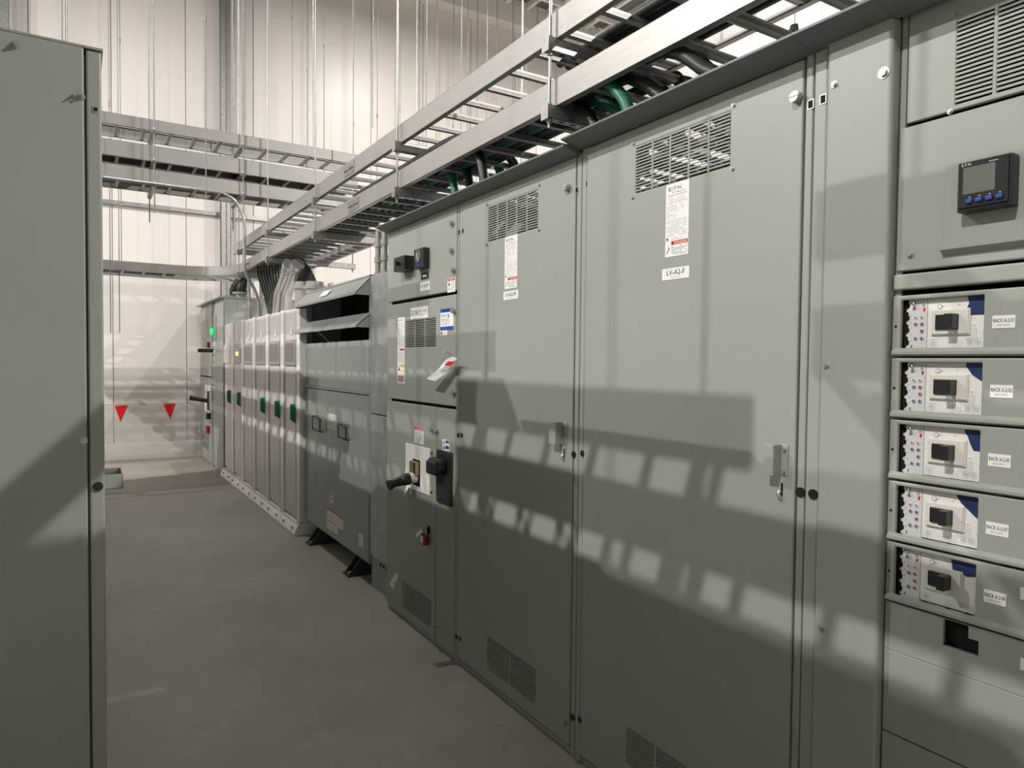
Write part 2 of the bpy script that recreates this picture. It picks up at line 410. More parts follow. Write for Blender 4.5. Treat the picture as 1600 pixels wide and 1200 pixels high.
def trapeze_x(label, X, zs, group):
    t = thing('trapeze_hanger', label, 'hanger', (X, (CY0+CY1)/2, zs[-1]), group)
    y0, y1 = CY0-.09, CY1+.09
    for z in zs:
        MB().box(X-.0205, X+.0205, y0, y1, z-.041, z-.038).box(X-.0205, X-.018, y0, y1, z-.041, z).box(X+.018, X+.0205, y0, y1, z-.041, z).build('strut', t, 'galvanised')
        for yr in (y0+.03, y1-.03): MB().cyl((X, yr, z), (X, yr, z+.012), .012, 6).build('nut', t, 'screw'); MB().cyl((X, yr, z-.054), (X, yr, z-.041), .012, 6).build('nut', t, 'screw')
    for yr in (y0+.03, y1-.03): MB().cyl((X, yr, min(zs)-.3), (X, yr, CEIL), .0065, 8).build('threaded_rod', t, 'rod_steel')
    return t
for px, lb in ((241, 'nearer the left cabinet'), (380, 'nearer the switchgear row')):
    trapeze_x('three-level trapeze hanger on the cross trays, ' + lb, fy(px, 240, CY0-.06)[0], CZ, 'cross tray trapezes')
# loose hanger rods in the background
for k, (px, yend) in enumerate(((173, 520), (187, 520), (190, 430), (322, 308), (457, 240), (480, 300), (493, 300), (506, 300), (552, 330), (582, 200), (589, 330), (654, 330), (665, 330), (681, 330), (707, 330), (719, 330),
                   (729, 330), (744, 330), (759, 330), (774, 330), (799, 320), (820, 320), (837, 310), (1262, 120), (1281, 120))):
    Y = 9.6 + (k % 3)*.5
    if px == 322: Y = 7.2
    x, z = fy(px, yend, Y); z = max(z, .9)
    zt_ = GRID-.21 if 4.2 < x < 10.4 else CEIL
    mb = MB().cyl((x, Y, z), (x, Y, zt_), .0055, 6)
    zc = z + (8-z)*random.uniform(.3, .7); mb.cyl((x, Y, zc), (x, Y, zc+.06), .011, 6)
    tag(mb.build('hanger_rod', m='rod_steel'), 'thin bare threaded rod hanging from the ceiling before the panel wall', 'rod', 'background hanger rods')
# columns
def column(px0, px1, Y, label, top=CEIL):
    x0 = fy(px0, 300, Y)[0]; x1 = fy(px1, 300, Y)[0]
    a = MB().box(x0, x1, Y, Y+.012, 0, top).box(x0, x1, Y+.13, Y+.142, 0, top).box((x0+x1)/2-.005, (x0+x1)/2+.005, Y+.012, Y+.13, 0, top)
    a.box(x0-.03, x1+.03, Y-.02, Y+.15, 0, .02)
    tag(a.build('steel_column', m='galvanised', bevel=.002, seg=1), label, 'column')
column(346, 361, 11.28, 'galvanised steel column against the panel wall behind the far cabinets')
column(3, 17, 11.28, 'galvanised steel column showing above the left end cabinet')
column(516, 522, 11.3, 'slim pale column behind the hooded transformer', 2.75)
tag(MB().cyl((fy(365, 100, 11.2)[0], 11.2, 2.5), (fy(365, 100, 11.2)[0], 11.2, CEIL), .016, 8).build('conduit', m='galvanised'), 'thin conduit beside the galvanised column', 'conduit')

# ================================================================== SWITCHGEAR ROW
RB = 2.70       # back of the row
def plug(par, Y, Z, X, r=.0125):
    MB().cyl((X+.001, Y, Z), (X-.004, Y, Z), r, 14, 'black').build('hole_plug', par, 'black')
def sq_hole(par, Y, Z, X):
    MB().box(X-.0015, X, Y-.009, Y+.009, Z-.012, Z+.012, 'screw').box(X-.0025, X, Y-.006, Y+.006, Z-.009, Z+.009, 'dark_void').build('cage_nut', par, 'screw')
def knob(parent, Y, Z, X, r=.0135):
    mb = MB().cyl((X, Y, Z), (X-.016, Y, Z), r, 16).cyl((X-.016, Y, Z), (X-.019, Y, Z), r*.9, 16).box(X-.0195, X-.018, Y-r*.9, Y+r*.9, Z-.0012, Z+.0012, 'ink_grey')
    return mb.build('knob', parent, 'screw')
def screw(par, Y, Z, X, r=.006, mt='screw'):
    return MB().cyl((X, Y, Z), (X-.002, Y, Z), r*1.5, 12, mt).cyl((X-.002, Y, Z), (X-.007, Y, Z), r, 6, mt).build('bolt', par, mt)
def rng(*pts, X=FX):
    q = [fx(*p, X) for p in pts]; return q
def rect(tl, tr, br, bl, X=FX):
    q = rng(tl, tr, br, bl, X=X)
    return ((q[1][0]+q[2][0])/2, (q[0][0]+q[3][0])/2, (q[2][1]+q[3][1])/2, (q[0][1]+q[1][1])/2)   # y0(right) y1(left) z0 z1
def prect(x0, x1, y0, y1, X=FX):        # pixel bbox -> y0 y1 z0 z1 by centre lines
    ya = fx(x1, (y0+y1)/2, X)[0]; yb = fx(x0, (y0+y1)/2, X)[0]; xm = (x0+x1)/2
    return ya, yb, fx(xm, y1, X)[1], fx(xm, y0, X)[1]
UD, VD = Vector((0, -1, 0)), Vector((0, 0, 1))
def sticker(name, parent, X, R, elems, base='paper', th=.0012):
    y0, y1, z0, z1 = R; W, H = y1-y0, z1-z0
    mb = MB().box(X-th, X, y0, y1, z0, z1, base)
    e1 = X-th-.0003
    def P(u, v): return Vector((e1, y1-u*W, z0+v*H))
    for e in elems:
        if e[0] == 'r':
            _, u0, u1, v0, v1, c = e
            mb.quad(P(u0, v0), P(u0, v1), P(u1, v1), P(u1, v0), c)
        elif e[0] == 't':           # text: u, v, width fraction, string, colour
            _, u, v, wf_, st, c = e[:6]; hf = e[6] if len(e) > 6 else None
            o = P(u, v); o.x -= .0003
            mb.text(o, UD, VD, st, w_=wf_*W, h=(hf*H if hf else None), mt=c)
        elif e[0] == 'l':           # rows of tiny print: u0 u1 v0 v1 n colour
            _, u0, u1, v0, v1, n, c = e; rr = random.Random(int(u0*97+v0*131+n))
            for i in range(n):
                v = v1-(i+.5)*(v1-v0)/n; hh = (v1-v0)/n*.22; u = u0
                while u < u1-.02:
                    ln = rr.uniform(.06, .22)*(u1-u0)
                    if rr.random() < .8: mb.quad(P(u, v-hh), P(u, v+hh), P(min(u+ln, u1), v+hh), P(min(u+ln, u1), v-hh), c)
                    u += ln + .03*(u1-u0)
        elif e[0] == 'p':
            _, pts, c = e
            q = [P(*a) for a in pts]; mb._add(q, [tuple(range(len(q)))], c)
    return mb.build(name, parent)
def eaton(u, v, wf_, hf):
    # bold blue wordmark E:T.N
    return [('t', u, v, wf_*.24, 'E', 'blue', hf), ('r', u+wf_*.30, u+wf_*.36, v, v+hf*.25, 'blue'), ('r', u+wf_*.30, u+wf_*.36, v+hf*.55, v+hf*.8, 'blue'),
            ('t', u+wf_*.38, v, wf_*.24, 'T', 'blue', hf), ('r', u+wf_*.63, u+wf_*.69, v+hf*.4, v+hf*.62, 'blue'), ('t', u+wf_*.73, v, wf_*.27, 'N', 'blue', hf)]
def danger_nameplate(parent, X, R, split):
    y0, y1, z0, z1 = R; s0 = split
    el_ = eaton(.12, .905, .55, .048)
    el_ += [('t', .25, .865, .6, 'SWITCHGEAR UNIT', 'ink_grey'), ('t', .08, .83, .84, 'APPAREIL DE COMMUTATION', 'ink_grey'), ('l', .08, .92, .76, .82, 2, 'ink_light'), ('r', .07, .93, .742, .747, 'red'),
            ('l', .06, .5, .52, .73, 7, 'ink_light'), ('l', .6, .8, .60, .73, 4, 'ink_light'), ('l', .06, .92, s0+.06, .51, 8, 'ink_light'), ('l', .25, .8, s0+.01, s0+.05, 2, 'ink_light'),
            ('p', [(.07+.045*math.cos(a)+.02, s0+.03+.02*math.sin(a)) for a in [i*.785 for i in range(8)]], 'ink'),
            ('r', 0, 1, s0-.002, s0+.001, 'ink_grey'), ('r', .27, .98, s0-.055, s0-.006, 'red'), ('t', .38, s0-.047, .55, 'DANGER', 'paper', .032),
            ('p', [(.30, s0-.047), (.345, s0-.014), (.39, s0-.047)], 'paper'), ('l', .28, .95, .02, s0-.07, 6, 'ink_grey'),
            ('p', [(.05, .05), (.17, .12), (.20, .115), (.08, .045)], 'ink'), ('p', [(.12, .13), (.2, .10), (.22, .105), (.13, .14)], 'ink')]
    return sticker('nameplate', parent, X, R, el_)
def vent(parent, X, R, n, nv, th=.004, m='paint', fill=.42):
    y0, y1, z0, z1 = R; p = (z1-z0)/n
    s0 = MB().box(X+.0005, X+th, y0, y1, z0+p*(1-fill), z0+p).build('vent_slat', parent, m)
    for i in range(1, n-0): inst(s0, parent, (0, 0, i*p)) if i < n else None
    if nv:
        q = (y1-y0)/(nv+1); wv = min(.006, q*.12)
        b0 = MB().box(X+.0002, X+th, y0+q-wv/2, y0+q+wv/2, z0, z1).build('vent_bar', parent, m)
        for i in range(1, nv): inst(b0, parent, (0, i*q, 0))
def holes_sheet(mb, X, th, y0, y1, z0, z1, R):
    # sheet with rectangular openings R = [(y0,y1,z0,z1)...]
    ys = sorted({y0, y1, *[r[0] for r in R], *[r[1] for r in R]}); zs = sorted({z0, z1, *[r[2] for r in R], *[r[3] for r in R]})
    H = []
    for i in range(len(ys)-1):
        for j in range(len(zs)-1):
            cy, cz = (ys[i]+ys[i+1])/2, (zs[j]+zs[j+1])/2
            if any(r[0] < cy < r[1] and r[2] < cz < r[3] for r in R): H.append((i, j))
    return mb.sheet(X, th, ys, zs, H)
def shell(parent, y0, y1, top, posts=(), side_lo=True, side_hi=True, roof_hole=None, X=1.56):
    mb = MB(); t = .004
    if side_lo: mb.box(X+.03, RB, y0, y0+t, 0, top)
    if side_hi: mb.box(X+.03, RB, y1-t, y1, 0, top)
    mb.box(RB-t, RB, y0, y1, 0, top).box(X, RB, y0, y1, 0, .02)
    mb.box(X, X+.03, y0, y1, top-.035, top)
    mb.build('body', parent, 'paint')
    for (a, b_) in posts: MB().box(X-.012, X+.05, a, b_, 0.0, top).build('post', parent, 'paint', .004)
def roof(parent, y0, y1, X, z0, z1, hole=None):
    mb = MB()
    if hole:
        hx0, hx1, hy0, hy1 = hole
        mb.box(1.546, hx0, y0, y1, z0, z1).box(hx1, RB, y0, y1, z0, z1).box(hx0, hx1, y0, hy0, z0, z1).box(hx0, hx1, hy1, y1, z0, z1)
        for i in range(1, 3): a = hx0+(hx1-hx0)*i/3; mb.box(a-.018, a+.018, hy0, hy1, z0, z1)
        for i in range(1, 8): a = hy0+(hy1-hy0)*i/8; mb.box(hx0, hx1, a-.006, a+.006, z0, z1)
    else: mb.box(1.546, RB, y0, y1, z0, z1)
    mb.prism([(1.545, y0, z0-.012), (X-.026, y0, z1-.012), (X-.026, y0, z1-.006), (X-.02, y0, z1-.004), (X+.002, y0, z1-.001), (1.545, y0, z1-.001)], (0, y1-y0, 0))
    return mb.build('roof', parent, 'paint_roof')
def handle(parent, px0, px1, py0, py1):
    y0, y1, z0, z1 = prect(px0, px1, py0, py1)
    w_ = y1-y0; X = FX
    mb = MB().box(X-.003, X, y0, y0+w_*.45, z0, z1).box(X-.035, X-.003, y0+w_*.40, y0+w_*.45, z0, z1).box(X-.035, X-.032, y0+w_*.45, y1, z0, z1)
    for z in (z0+(z1-z0)*.14, z1-(z1-z0)*.14): mb.cyl((X-.0029, y0+w_*.2, z), (X-.008, y0+w_*.2, z), .005, 8, 'screw')
    return mb.build('pull_handle', parent, 'paint', .002)
def keylock(parent, px, py):
    y, z = fx(px, py)
    MB().box(FX-.001, FX, y-.004, y+.002, z-.005, z+.028, 'dark_void').tube([(FX-.002, y+.004, z+.006), (FX-.010, y+.003, z-.002), (FX-.006, y-.002, z-.014)], [.006, .006, .003], 8, 'screw').build('key_latch', parent, 'screw')

YB_A, YA_B = .882, 1.085
# ---- C : widest door
tC = thing('switchgear_cabinet', 'grey switchgear cabinet with one wide door labelled LV-A2-F', 'cabinet', (1.56, 1.55, 0), 'switchgear row')
shell(tC, 1.087, 2.018, 2.25, posts=((1.087, 1.108), (1.992, 2.018)), side_hi=False)
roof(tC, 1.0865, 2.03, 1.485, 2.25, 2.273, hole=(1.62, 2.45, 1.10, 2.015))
Rv = rect((994, 229), (1140.8, 174), (1140, 259), (992.6, 302))
yl = fx(978, 1135)[0]; yr = fx(1075, 1195)[0]; zt = fx(978, 1135)[1]
Rb = (yr, yl, zt-.125, zt)
dC = holes_sheet(MB(), FX, .022, 1.113, 1.988, .035, 2.236, [Rv, Rb]).build('door', tC, 'paint', .004)
vent(dC, FX, Rv, 15, 4); vent(dC, FX, Rb, 14, 1)
for a, b_ in ((Rv[0]-.012, Rv[3]+.012), (Rv[1]+.012, Rv[3]+.012), (Rv[0]-.012, Rv[2]-.012), (Rv[1]+.012, Rv[2]-.012)): screw(dC, a, b_, FX, .004)
R = rect((1041, 290), (1078.4, 279.4), (1074.7, 396.5), (1040, 403))
danger_nameplate(dC, FX, R, .215)
R = rect((1035, 422), (1077.6, 414), (1077, 432.5), (1035, 439.5))
sticker('circuit_label', dC, FX, R, [('t', .18, .40, .66, 'LV-A2-F', 'ink'), ('l', .32, .68, .10, .32, 1, 'ink_light')])
knob(dC, *fx(1247, 153), FX, .0145)
handle(dC, 1207, 1232, 694, 742); keylock(dC, 1221, 771)
plug(tC, *fx(1250, 769), 1.548); sq_hole(tC, *fx(1267, 163, 1.548), 1.548)
# ---- B : narrow filler section
tB = thing('filler_cabinet', 'narrow plain grey filler section with a rounded edge beside the breaker section', 'cabinet', (1.56, .98, 0), 'switchgear row')
MB().box(1.535, RB, YB_A, 1.043, 0, 2.249).build('front_panel', tB, 'paint', .009, 3)
MB().box(1.546, 1.60, 1.047, 1.083, 0, 2.249).build('post', tB, 'paint', .005)
for px, py, r_ in ((1381, 114, .009), (1304, 132, .0055), (1291, 571, .005), (1283, 981, .005)): screw(tB, *fx(px, py, 1.535), 1.535, r_)
plug(tB, *fx(1271, 772, 1.546), 1.546); sq_hole(tB, *fx(1286.5, 155, 1.546), 1.546)

roof(tB, .8805, 1.0855, 1.485, 2.25, 2.273)
# ---- A : breaker section
AX = 1.565; A0, A1 = -.05, .878
tA = thing('breaker_cabinet', 'grey breaker section with five moulded case breakers and a small meter screen', 'cabinet', (1.6, .4, 0), 'switchgear row')
mb = MB().box(RB-.004, RB, A0, A1, 0, 2.25).box(1.64, RB, A0, A0+.004, 0, 2.25).box(1.70, 1.704, A0, A1, 0, 2.25, 'dark_void').box(AX, 1.64, A1-.012, A1, 0, 2.25).box(AX+.008, 1.64, A1-.03, A1-.012, 0, 2.25, 'dark_void')
mb.build('body', tA, 'paint')
z_vt = fx(1402.5, 200, AX)[1]
Rv = (-.02, fx(1493.5, 100, AX)[0], fx(1491, 164, AX)[1], fx(1495.7, 31, AX)[1])
yc = fx(1555, 80, AX)[0]
pA = holes_sheet(MB(), AX, .012, A0, A1-.014, z_vt+.004, 2.249, [(yc+.004, Rv[1], Rv[2], Rv[3]), (2*yc-Rv[1], yc-.004, Rv[2], Rv[3])]).build('vent_panel', tA, 'paint', .002)
vent(pA, AX, (yc+.004, Rv[1], Rv[2], Rv[3]), 19, 0, fill=.52); vent(pA, AX, (2*yc-Rv[1], yc-.004, Rv[2], Rv[3]), 19, 0, fill=.52)
screw(pA, Rv[1]+.006, Rv[3]+.012, AX, .004); screw(pA, Rv[1]+.008, Rv[2]-.012, AX, .004)
z_mb = fx(1393, 430, AX)[1]
Rd = (A0, min(.876, fx(1405, 300, AX)[0]), z_mb+.006, z_vt-.006)
dA = MB().box(AX-.006, AX+.02, Rd[0], Rd[1], Rd[2], Rd[3]).build('meter_door', tA, 'paint', .003)
ye, ze = fx(1483, 211, AX); yf, zf = fx(1480, 392, AX)
MB().box(AX-.014, AX-.006, A0, (ye+yf)/2, zf, ze).prism([(AX-.006, (ye+yf)/2+.004, zf), (AX-.006, (ye+yf)/2+.004, zf-.012), (AX-.024, (ye+yf)/2+.004, zf)], (0, A0-(ye+yf)/2-.004, 0)).build('raised_plate', dA, 'paint', .002)
screw(dA, *fx(1425, 398, AX), AX-.006, .005)
# meter
R = rect((1495.5, 256), (1582, 237), (1580, 319), (1495, 333.5), X=AX-.045)
y0, y1, z0, z1 = R; X = AX-.014; W, H = y1-y0, z1-z0
me_ = MB().box(X-.030, X, y0, y1, z0, z1).build('power_meter', dA, 'black_plastic', .003)
MB().box(X-.034, X-.030, y0+.05*W, y1-.05*W, z0+.08*H, z1-.03*H, 'black').quad((X-.0345, y1-.13*W, z0+.34*H), (X-.0345, y1-.13*W, z1-.13*H), (X-.0345, y0+.28*W, z1-.13*H), (X-.0345, y0+.28*W, z0+.34*H), 'screen_grey') \
    .text((X-.0348, y1-.10*W, z1-.10*H), UD, VD, 'E:T.N', w_=.17*W, mt='paper').quad((X-.0348, y0+.4*W, z1-.10*H), (X-.0348, y0+.4*W, z1-.085*H), (X-.0348, y0+.23*W, z1-.085*H), (X-.0348, y0+.23*W, z1-.10*H), 'ink_light').build('meter_screen', dA, 'black')
for i in range(4):
    yy = y1-(.18+.185*i+.02)*W
    MB().box(X-.040, X-.034, yy-.12*W, yy, z0+.15*H, z0+.235*H).build('meter_button', dA, 'button_blue', .002)
    MB().quad((X-.0348, yy-.045*W, z0+.262*H), (X-.0348, yy-.045*W, z0+.28*H), (X-.0348, yy-.08*W, z0+.28*H), (X-.0348, yy-.08*W, z0+.262*H)).build('button_legend', dA, 'ink_light')
for i in range(16): MB().box(X-.032, X-.0295, y1-.045*W, y1-.01*W, z0+(.2+.04*i)*H, z0+(.215+.04*i)*H).build('meter_rib', dA, 'screen_grey')
roof(tA, A0, .8795, 1.485, 2.25, 2.273)
# strip between meter door and breakers
MB().box(AX-.012, AX+.02, A0, min(.878, fx(1393, 445, AX)[0]), fx(1393, 459, AX)[1]+.006, z_mb-.002).build('trim_strip', tA, 'paint', .004)
# breaker rows
rowz = [fx(1392, 463, AX)[1], fx(1391, 561, AX)[1], fx(1389, 655, AX)[1], fx(1386, 748, AX)[1], fx(1384, 841, AX)[1], fx(1380, 933.7, AX)[1]]
dz = (rowz[0]-rowz[5])/5
rowz = [rowz[0]-dz*i for i in range(6)]
q = rng((1411, 469.5), (1541, 460.8), (1539, 550), (1410.5, 550), X=AX)
oy1 = (q[0][0]+q[3][0])/2; oy0 = (q[1][0]+q[2][0])/2; ot = rowz[0]-(q[0][1]+q[1][1])/2; ob = rowz[0]-(q[2][1]+q[3][1])/2
yT = min(fx(1392, 700, AX)[0], .878)
tex = ['01', '03', '05', '07', '09']; nums = ['3', '5', '7', '9', '11']
for i in range(5):
    zt = rowz[i]; zb = rowz[i+1]
    O = (oy0, oy1, zt-ob, zt-ot)
    pn = holes_sheet(MB(), AX-.010, .012, A0, yT, zb+.0015, zt-.0015, [O]).build('breaker_plate', tA, 'paint', .003)
    MB().prism([(AX-.010, yT-.004, zb+.004), (AX-.018, yT-.004, zb+.006), (AX-.018, yT-.004, zb+.012), (AX-.010, yT-.004, zb+.020)], (0, A0-yT+.004, 0)).build('fold', pn, 'paint')
    mb = MB().cyl((AX-.0095, oy1+.010, (O[2]+O[3])/2), (AX-.0115, oy1+.010, (O[2]+O[3])/2), .0028, 10, 'black'); mb.build('screw_hole', pn, 'black')
    ya, yb, za, zb_ = prect(1554.5, 1590.5, 493, 513, AX)
    h_ = zb_-za; zc = zt-(rowz[0]-(za+zb_)/2)
    sticker('circuit_label', pn, AX-.010, (ya, yb, zc-h_/2, zc+h_/2), [('t', .05, .46, .9, 'RACK A-2-'+tex[i], 'ink', .30), ('t', .22, .14, .56, '(BUS WAY)', 'ink_grey', .18)])
    # the breaker itself
    W = oy1-oy0; H = O[3]-O[2]; BX = AX+.004
    def Y_(u): return oy1-u*W
    def Z_(v): return O[2]+v*H
    br = MB().box(BX, AX+.10, Y_(.30), Y_(.995), Z_(.045), Z_(1.0)).build('breaker', tA, 'white_plastic', .001, 1)
    # dark gap with the scalloped edge of the trip unit, trip unit
    MB().box(AX+.06, AX+.07, Y_(0), Y_(.09), Z_(0), Z_(1), 'dark_void').build('side_gap', br, 'dark_void')
    ed = [(.065, 0)]
    for k in range(4): v0 = .05+.235*k; ed += [(.065, v0), (.035, v0+.03), (.035, v0+.06), (.075, v0+.10), (.08, v0+.15), (.06, v0+.2)]
    ed += [(.075, 1), (.30, 1), (.30, 0)]
    tr = MB().prism([(BX-.001, Y_(u), Z_(v)) for u, v in ed], (.05, 0, 0), 'trip_grey')
    for (u, v, c) in ((.155, .66, 'bezel'), (.235, .66, 'bezel'), (.16, .53, 'pink_mark'), (.24, .53, 'pink_mark'), (.24, .40, 'pink_mark'), (.16, .26, 'ink_grey'), (.24, .26, 'ink_grey')):
        tr.cyl((BX-.001, Y_(u), Z_(v)), (BX-.003, Y_(u), Z_(v)), .0038, 12, c).cyl((BX-.003, Y_(u), Z_(v)), (BX-.0034, Y_(u), Z_(v)), .0018, 8, 'ink')
    e1 = BX-.0013
    def rq(m_, u0, u1, v0, v1, c, X_=None):
        x_ = e1 if X_ is None else X_
        m_.quad((x_, Y_(u0), Z_(v0)), (x_, Y_(u0), Z_(v1)), (x_, Y_(u1), Z_(v1)), (x_, Y_(u1), Z_(v0)), c)
    rq(tr, .235, .275, .86, .92, 'ink_grey'); rq(tr, .25, .28, .77, .84, 'red'); rq(tr, .275, .295, .76, .80, 'paper')
    rq(tr, .105, .118, .08, .14, 'ink'); rq(tr, .10, .112, .90, .96, 'ink')
    for k in range(5): rq(tr, .095, .104, .2+.12*k, .24+.12*k, 'ink_grey')
    tr.tube([(BX-.003, Y_(.12), Z_(.97)), (BX-.008, Y_(.15), Z_(.92)), (BX-.006, Y_(.15), Z_(.86)), (BX-.002, Y_(.125), Z_(.82))], .002, 6, 'screw')
    tr.build('trip_unit', br, 'trip_grey')
    fp = MB()
    rq(fp, .305, .31, 0.05, 1, 'ink_light', BX-.0004)
    fp.cyl((BX-.0002, Y_(.455), Z_(.845)), (BX-.0012, Y_(.455), Z_(.845)), .0052, 14, 'ink_grey').cyl((BX-.0012, Y_(.455), Z_(.845)), (BX-.0016, Y_(.455), Z_(.845)), .0038, 14, 'white_plastic')
    rq(fp, .49, .515, .84, .853, 'ink_grey', BX-.0004); rq(fp, .67, .70, .855, .866, 'ink_grey', BX-.0004)
    rr = random.Random(i)
    for (u0, u1, v0, v1) in ((.335, .43, .10, .24), (.78, .85, .11, .24), (.87, .95, .11, .24)):     # wiring pictograms
        for a, b_, c_, d_ in ((u0, u1, v0, v0+.006), (u0, u1, v1-.006, v1), (u0, u0+.004, v0, v1), (u1-.004, u1, v0, v1), ((u0+u1)/2, (u0+u1)/2+.004, v0, v1)): rq(fp, a, b_, c_, d_, 'ink_light', BX-.0004)
        fp.cyl((BX-.0002, Y_((u0+u1)/2), Z_((v0+v1)/2)), (BX-.0005, Y_((u0+u1)/2), Z_((v0+v1)/2)), .005, 10, 'ink_light')
    for k in range(5): rq(fp, .61+.03*k, .617+.03*k, .09, .22+.02*rr.random(), 'ink_light', BX-.0004)
    for k in range(3): rq(fp, .46+.09*k, .467+.09*k, .25, .28, 'ink_light', BX-.0004)
    rq(fp, .305, .995, .052, .072, 'ink', BX-.0004)
    fp.text((BX-.0006, Y_(.845), Z_(.49)), (0, 0, -1), (0, -1, 0), nums[i], h=.030*W, mt='ink'); rq(fp, .83, .885, .42, .53, 'paper', BX-.0003)
    fp.cyl((BX, Y_(.985), Z_(.33)), (BX-.001, Y_(.985), Z_(.33)), .003, 8, 'ink')
    for u in (.38, .65, .88): fp.cyl((BX-.0002, Y_(u), Z_(.03)), (BX-.002, Y_(u), Z_(.03)), .0055, 12, 'ink')
    fp.build('face_print', br, 'paper', kind='stuff')
    MB().box(BX-.002, AX+.02, Y_(.05), Y_(.995), Z_(0), Z_(.04)).build('bottom_ledge', br, 'white_plastic')
    MB().box(BX-.004, BX, Y_(.36), Y_(.825), Z_(.31), Z_(.79)).box(BX-.006, BX-.004, Y_(.375), Y_(.81), Z_(.33), Z_(.77)).build('bezel', br, 'bezel', .0012)
    MB().box(BX-.010, BX-.004, Y_(.425), Y_(.70), Z_(.41), Z_(.69)).box(BX-.034, BX-.010, Y_(.60), Y_(.70), Z_(.42), Z_(.69)).build('toggle', br, 'black_plastic', .0015)
    blob = [[(.78, 1), (.79, .93), (.80, .88), (.775, .78), (.785, .70), (.83, .66), (1, .66), (1, 1)], [(.79, 1), (.785, .94), (.82, .87), (.86, .78), (.92, .72), (1, .65), (1, 1)], [(.79, 1), (.80, .93), (.83, .87), (.86, .74), (.90, .62), (1, .62), (1, 1)],
            [(.72, 1), (.73, .94), (.78, .84), (.86, .74), (.93, .65), (1, .58), (1, 1)], [(.68, .99), (.70, .79), (.80, .77), (.86, .72), (1, .76), (1, 1)]][i]
    MB().prism([(BX-.0008, Y_(min(u, .994)), Z_(v)) for u, v in blob], (.0006, 0, 0)).build('blue_tape', br, 'navy')
# blank panels below
zq = fx(1378, 1008, AX)[1]; zr = fx(1375, 1135, AX)[1]
q = [fx(px, py, AX) for px, py in ((1477, 962), (1516, 973), (1515, 996), (1531, 1001), (1531, 1021.5), (1476, 1004))]
hR = (q[1][0], q[0][0], q[5][1], rowz[5]-.004); hR2 = (q[4][0], q[1][0], (q[5][1]+q[4][1])/2-.004, q[2][1]); hR = (hR[0], hR[1], hR2[2], hR[3])
pb = holes_sheet(MB(), AX-.008, .010, A0, yT, zq, rowz[5]-.0015, [hR, hR2]).build('blank_plate', tA, 'paint', .002)
MB().box(AX+.01, AX+.012, hR2[0]-.01, hR[1]+.01, hR2[2]-.01, hR[3]+.01).build('open_slot', pb, 'dark_void')
MB().box(AX-.008, AX+.002, A0, yT, zr+.0015, zq-.0005).build('blank_plate', tA, 'paint', .002)
MB().box(AX-.008, AX+.002, A0, yT, .03, zr-.0015).build('blank_plate', tA, 'paint', .002)
for px, py in ((1598, 925), (1598, 1035)):
    ya, za = fx(px, py, AX); sticker('circuit_label', tA, AX-.0095, (ya-.04, ya, za-.012, za+.012), [])

# ---- D
tD = thing('switchgear_cabinet', 'grey switchgear cabinet with one tall door labelled LV-A2-M', 'cabinet', (1.56, 2.5, 0), 'switchgear row')
shell(tD, 2.022, 2.972, 2.232, posts=((2.022, 2.048), (2.958, 2.972)), side_lo=False)
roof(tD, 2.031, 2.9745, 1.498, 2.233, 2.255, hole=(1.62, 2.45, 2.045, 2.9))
Rv = rect((763, 323), (840, 296), (840, 355), (763, 378)); Rb = rect((761, 994.5), (836, 1045), (836, 1099), (761, 1047))
dD = holes_sheet(MB(), FX, .022, 2.053, 2.954, .035, 2.222, [Rv, Rb]).build('door', tD, 'paint', .004)
vent(dD, FX, Rv, 15, 4); vent(dD, FX, Rb, 15, 1)
for a in (Rv[0]-.012, Rv[1]+.012):
    for b_ in (Rv[2]-.012, Rv[3]+.012): screw(dD, a, b_, FX, .004)
danger_nameplate(dD, FX, rect((789, 371), (809, 366), (808, 449), (789, 452)), .215)
sticker('circuit_label', dD, FX, rect((787, 457), (810, 452), (810, 466), (787, 469.5)), [('t', .15, .36, .70, 'LV-A2-M', 'ink'), ('l', .3, .7, .10, .30, 1, 'ink_light')])
knob(dD, *fx(888, 293), FX, .0145); knob(dD, *fx(884, 1128), FX, .012)
handle(dD, 869, 887, 659, 694); keylock(dD, 881.5, 713)
for p in ((897, 710), (895, 1121), (911, 708.5), (907, 1124)): plug(tD if p[0] < 900 else tC, *fx(*p, 1.548), 1.548, .012)
for p in ((901.7, 297), (918, 287)): sq_hole(tD if p[0] < 905 else tC, *fx(*p, 1.548), 1.548)

# ---- E : metering and incoming breaker
tE = thing('incoming_cabinet', 'grey incoming section with a relay, a dial meter and a breaker handle', 'cabinet', (1.56, 3.43, 0), 'switchgear row')
E0, E1 = 2.976, 3.878
shell(tE, E0, E1, 2.232, posts=((E0, E0+.016),))
roof(tE, 2.9755, 3.885, 1.498, 2.233, 2.255)
z1_ = fx(660, 466)[1]; z2_ = fx(660, 631)[1]; ysp = fx(680.5, 830)[0]
MB().box(1.575, 1.585, E0, E1, 0, 2.2).build('inner_plate', tE, 'dark_void')
u1 = MB().box(FX, FX+.022, E0+.018, E1-.004, z1_+.010, 2.222).build('door', tE, 'paint', .004)
Rv = rect((633, 501), (680.5, 495.5), (680.5, 541), (633, 543))
u2 = holes_sheet(MB(), FX, .022, E0+.018, E1-.004, z2_+.008, z1_-.008, [Rv]).build('door', tE, 'paint', .004); vent(u2, FX, Rv, 15, 2)
Rb = rect((628.5, 907), (673, 937), (673, 980.5), (628.5, 949))
wp = rect((635, 693), (673, 700), (672, 774), (635, 760))
u3 = holes_sheet(MB(), FX, .022, ysp+.004, E1-.004, .03, z2_-.008, [Rb]).build('door', tE, 'paint', .004); vent(u3, FX, Rb, 20, 1)
u4 = MB().box(FX, FX+.022, E0+.018, ysp-.004, .03, z2_-.008).build('door', tE, 'paint', .004)
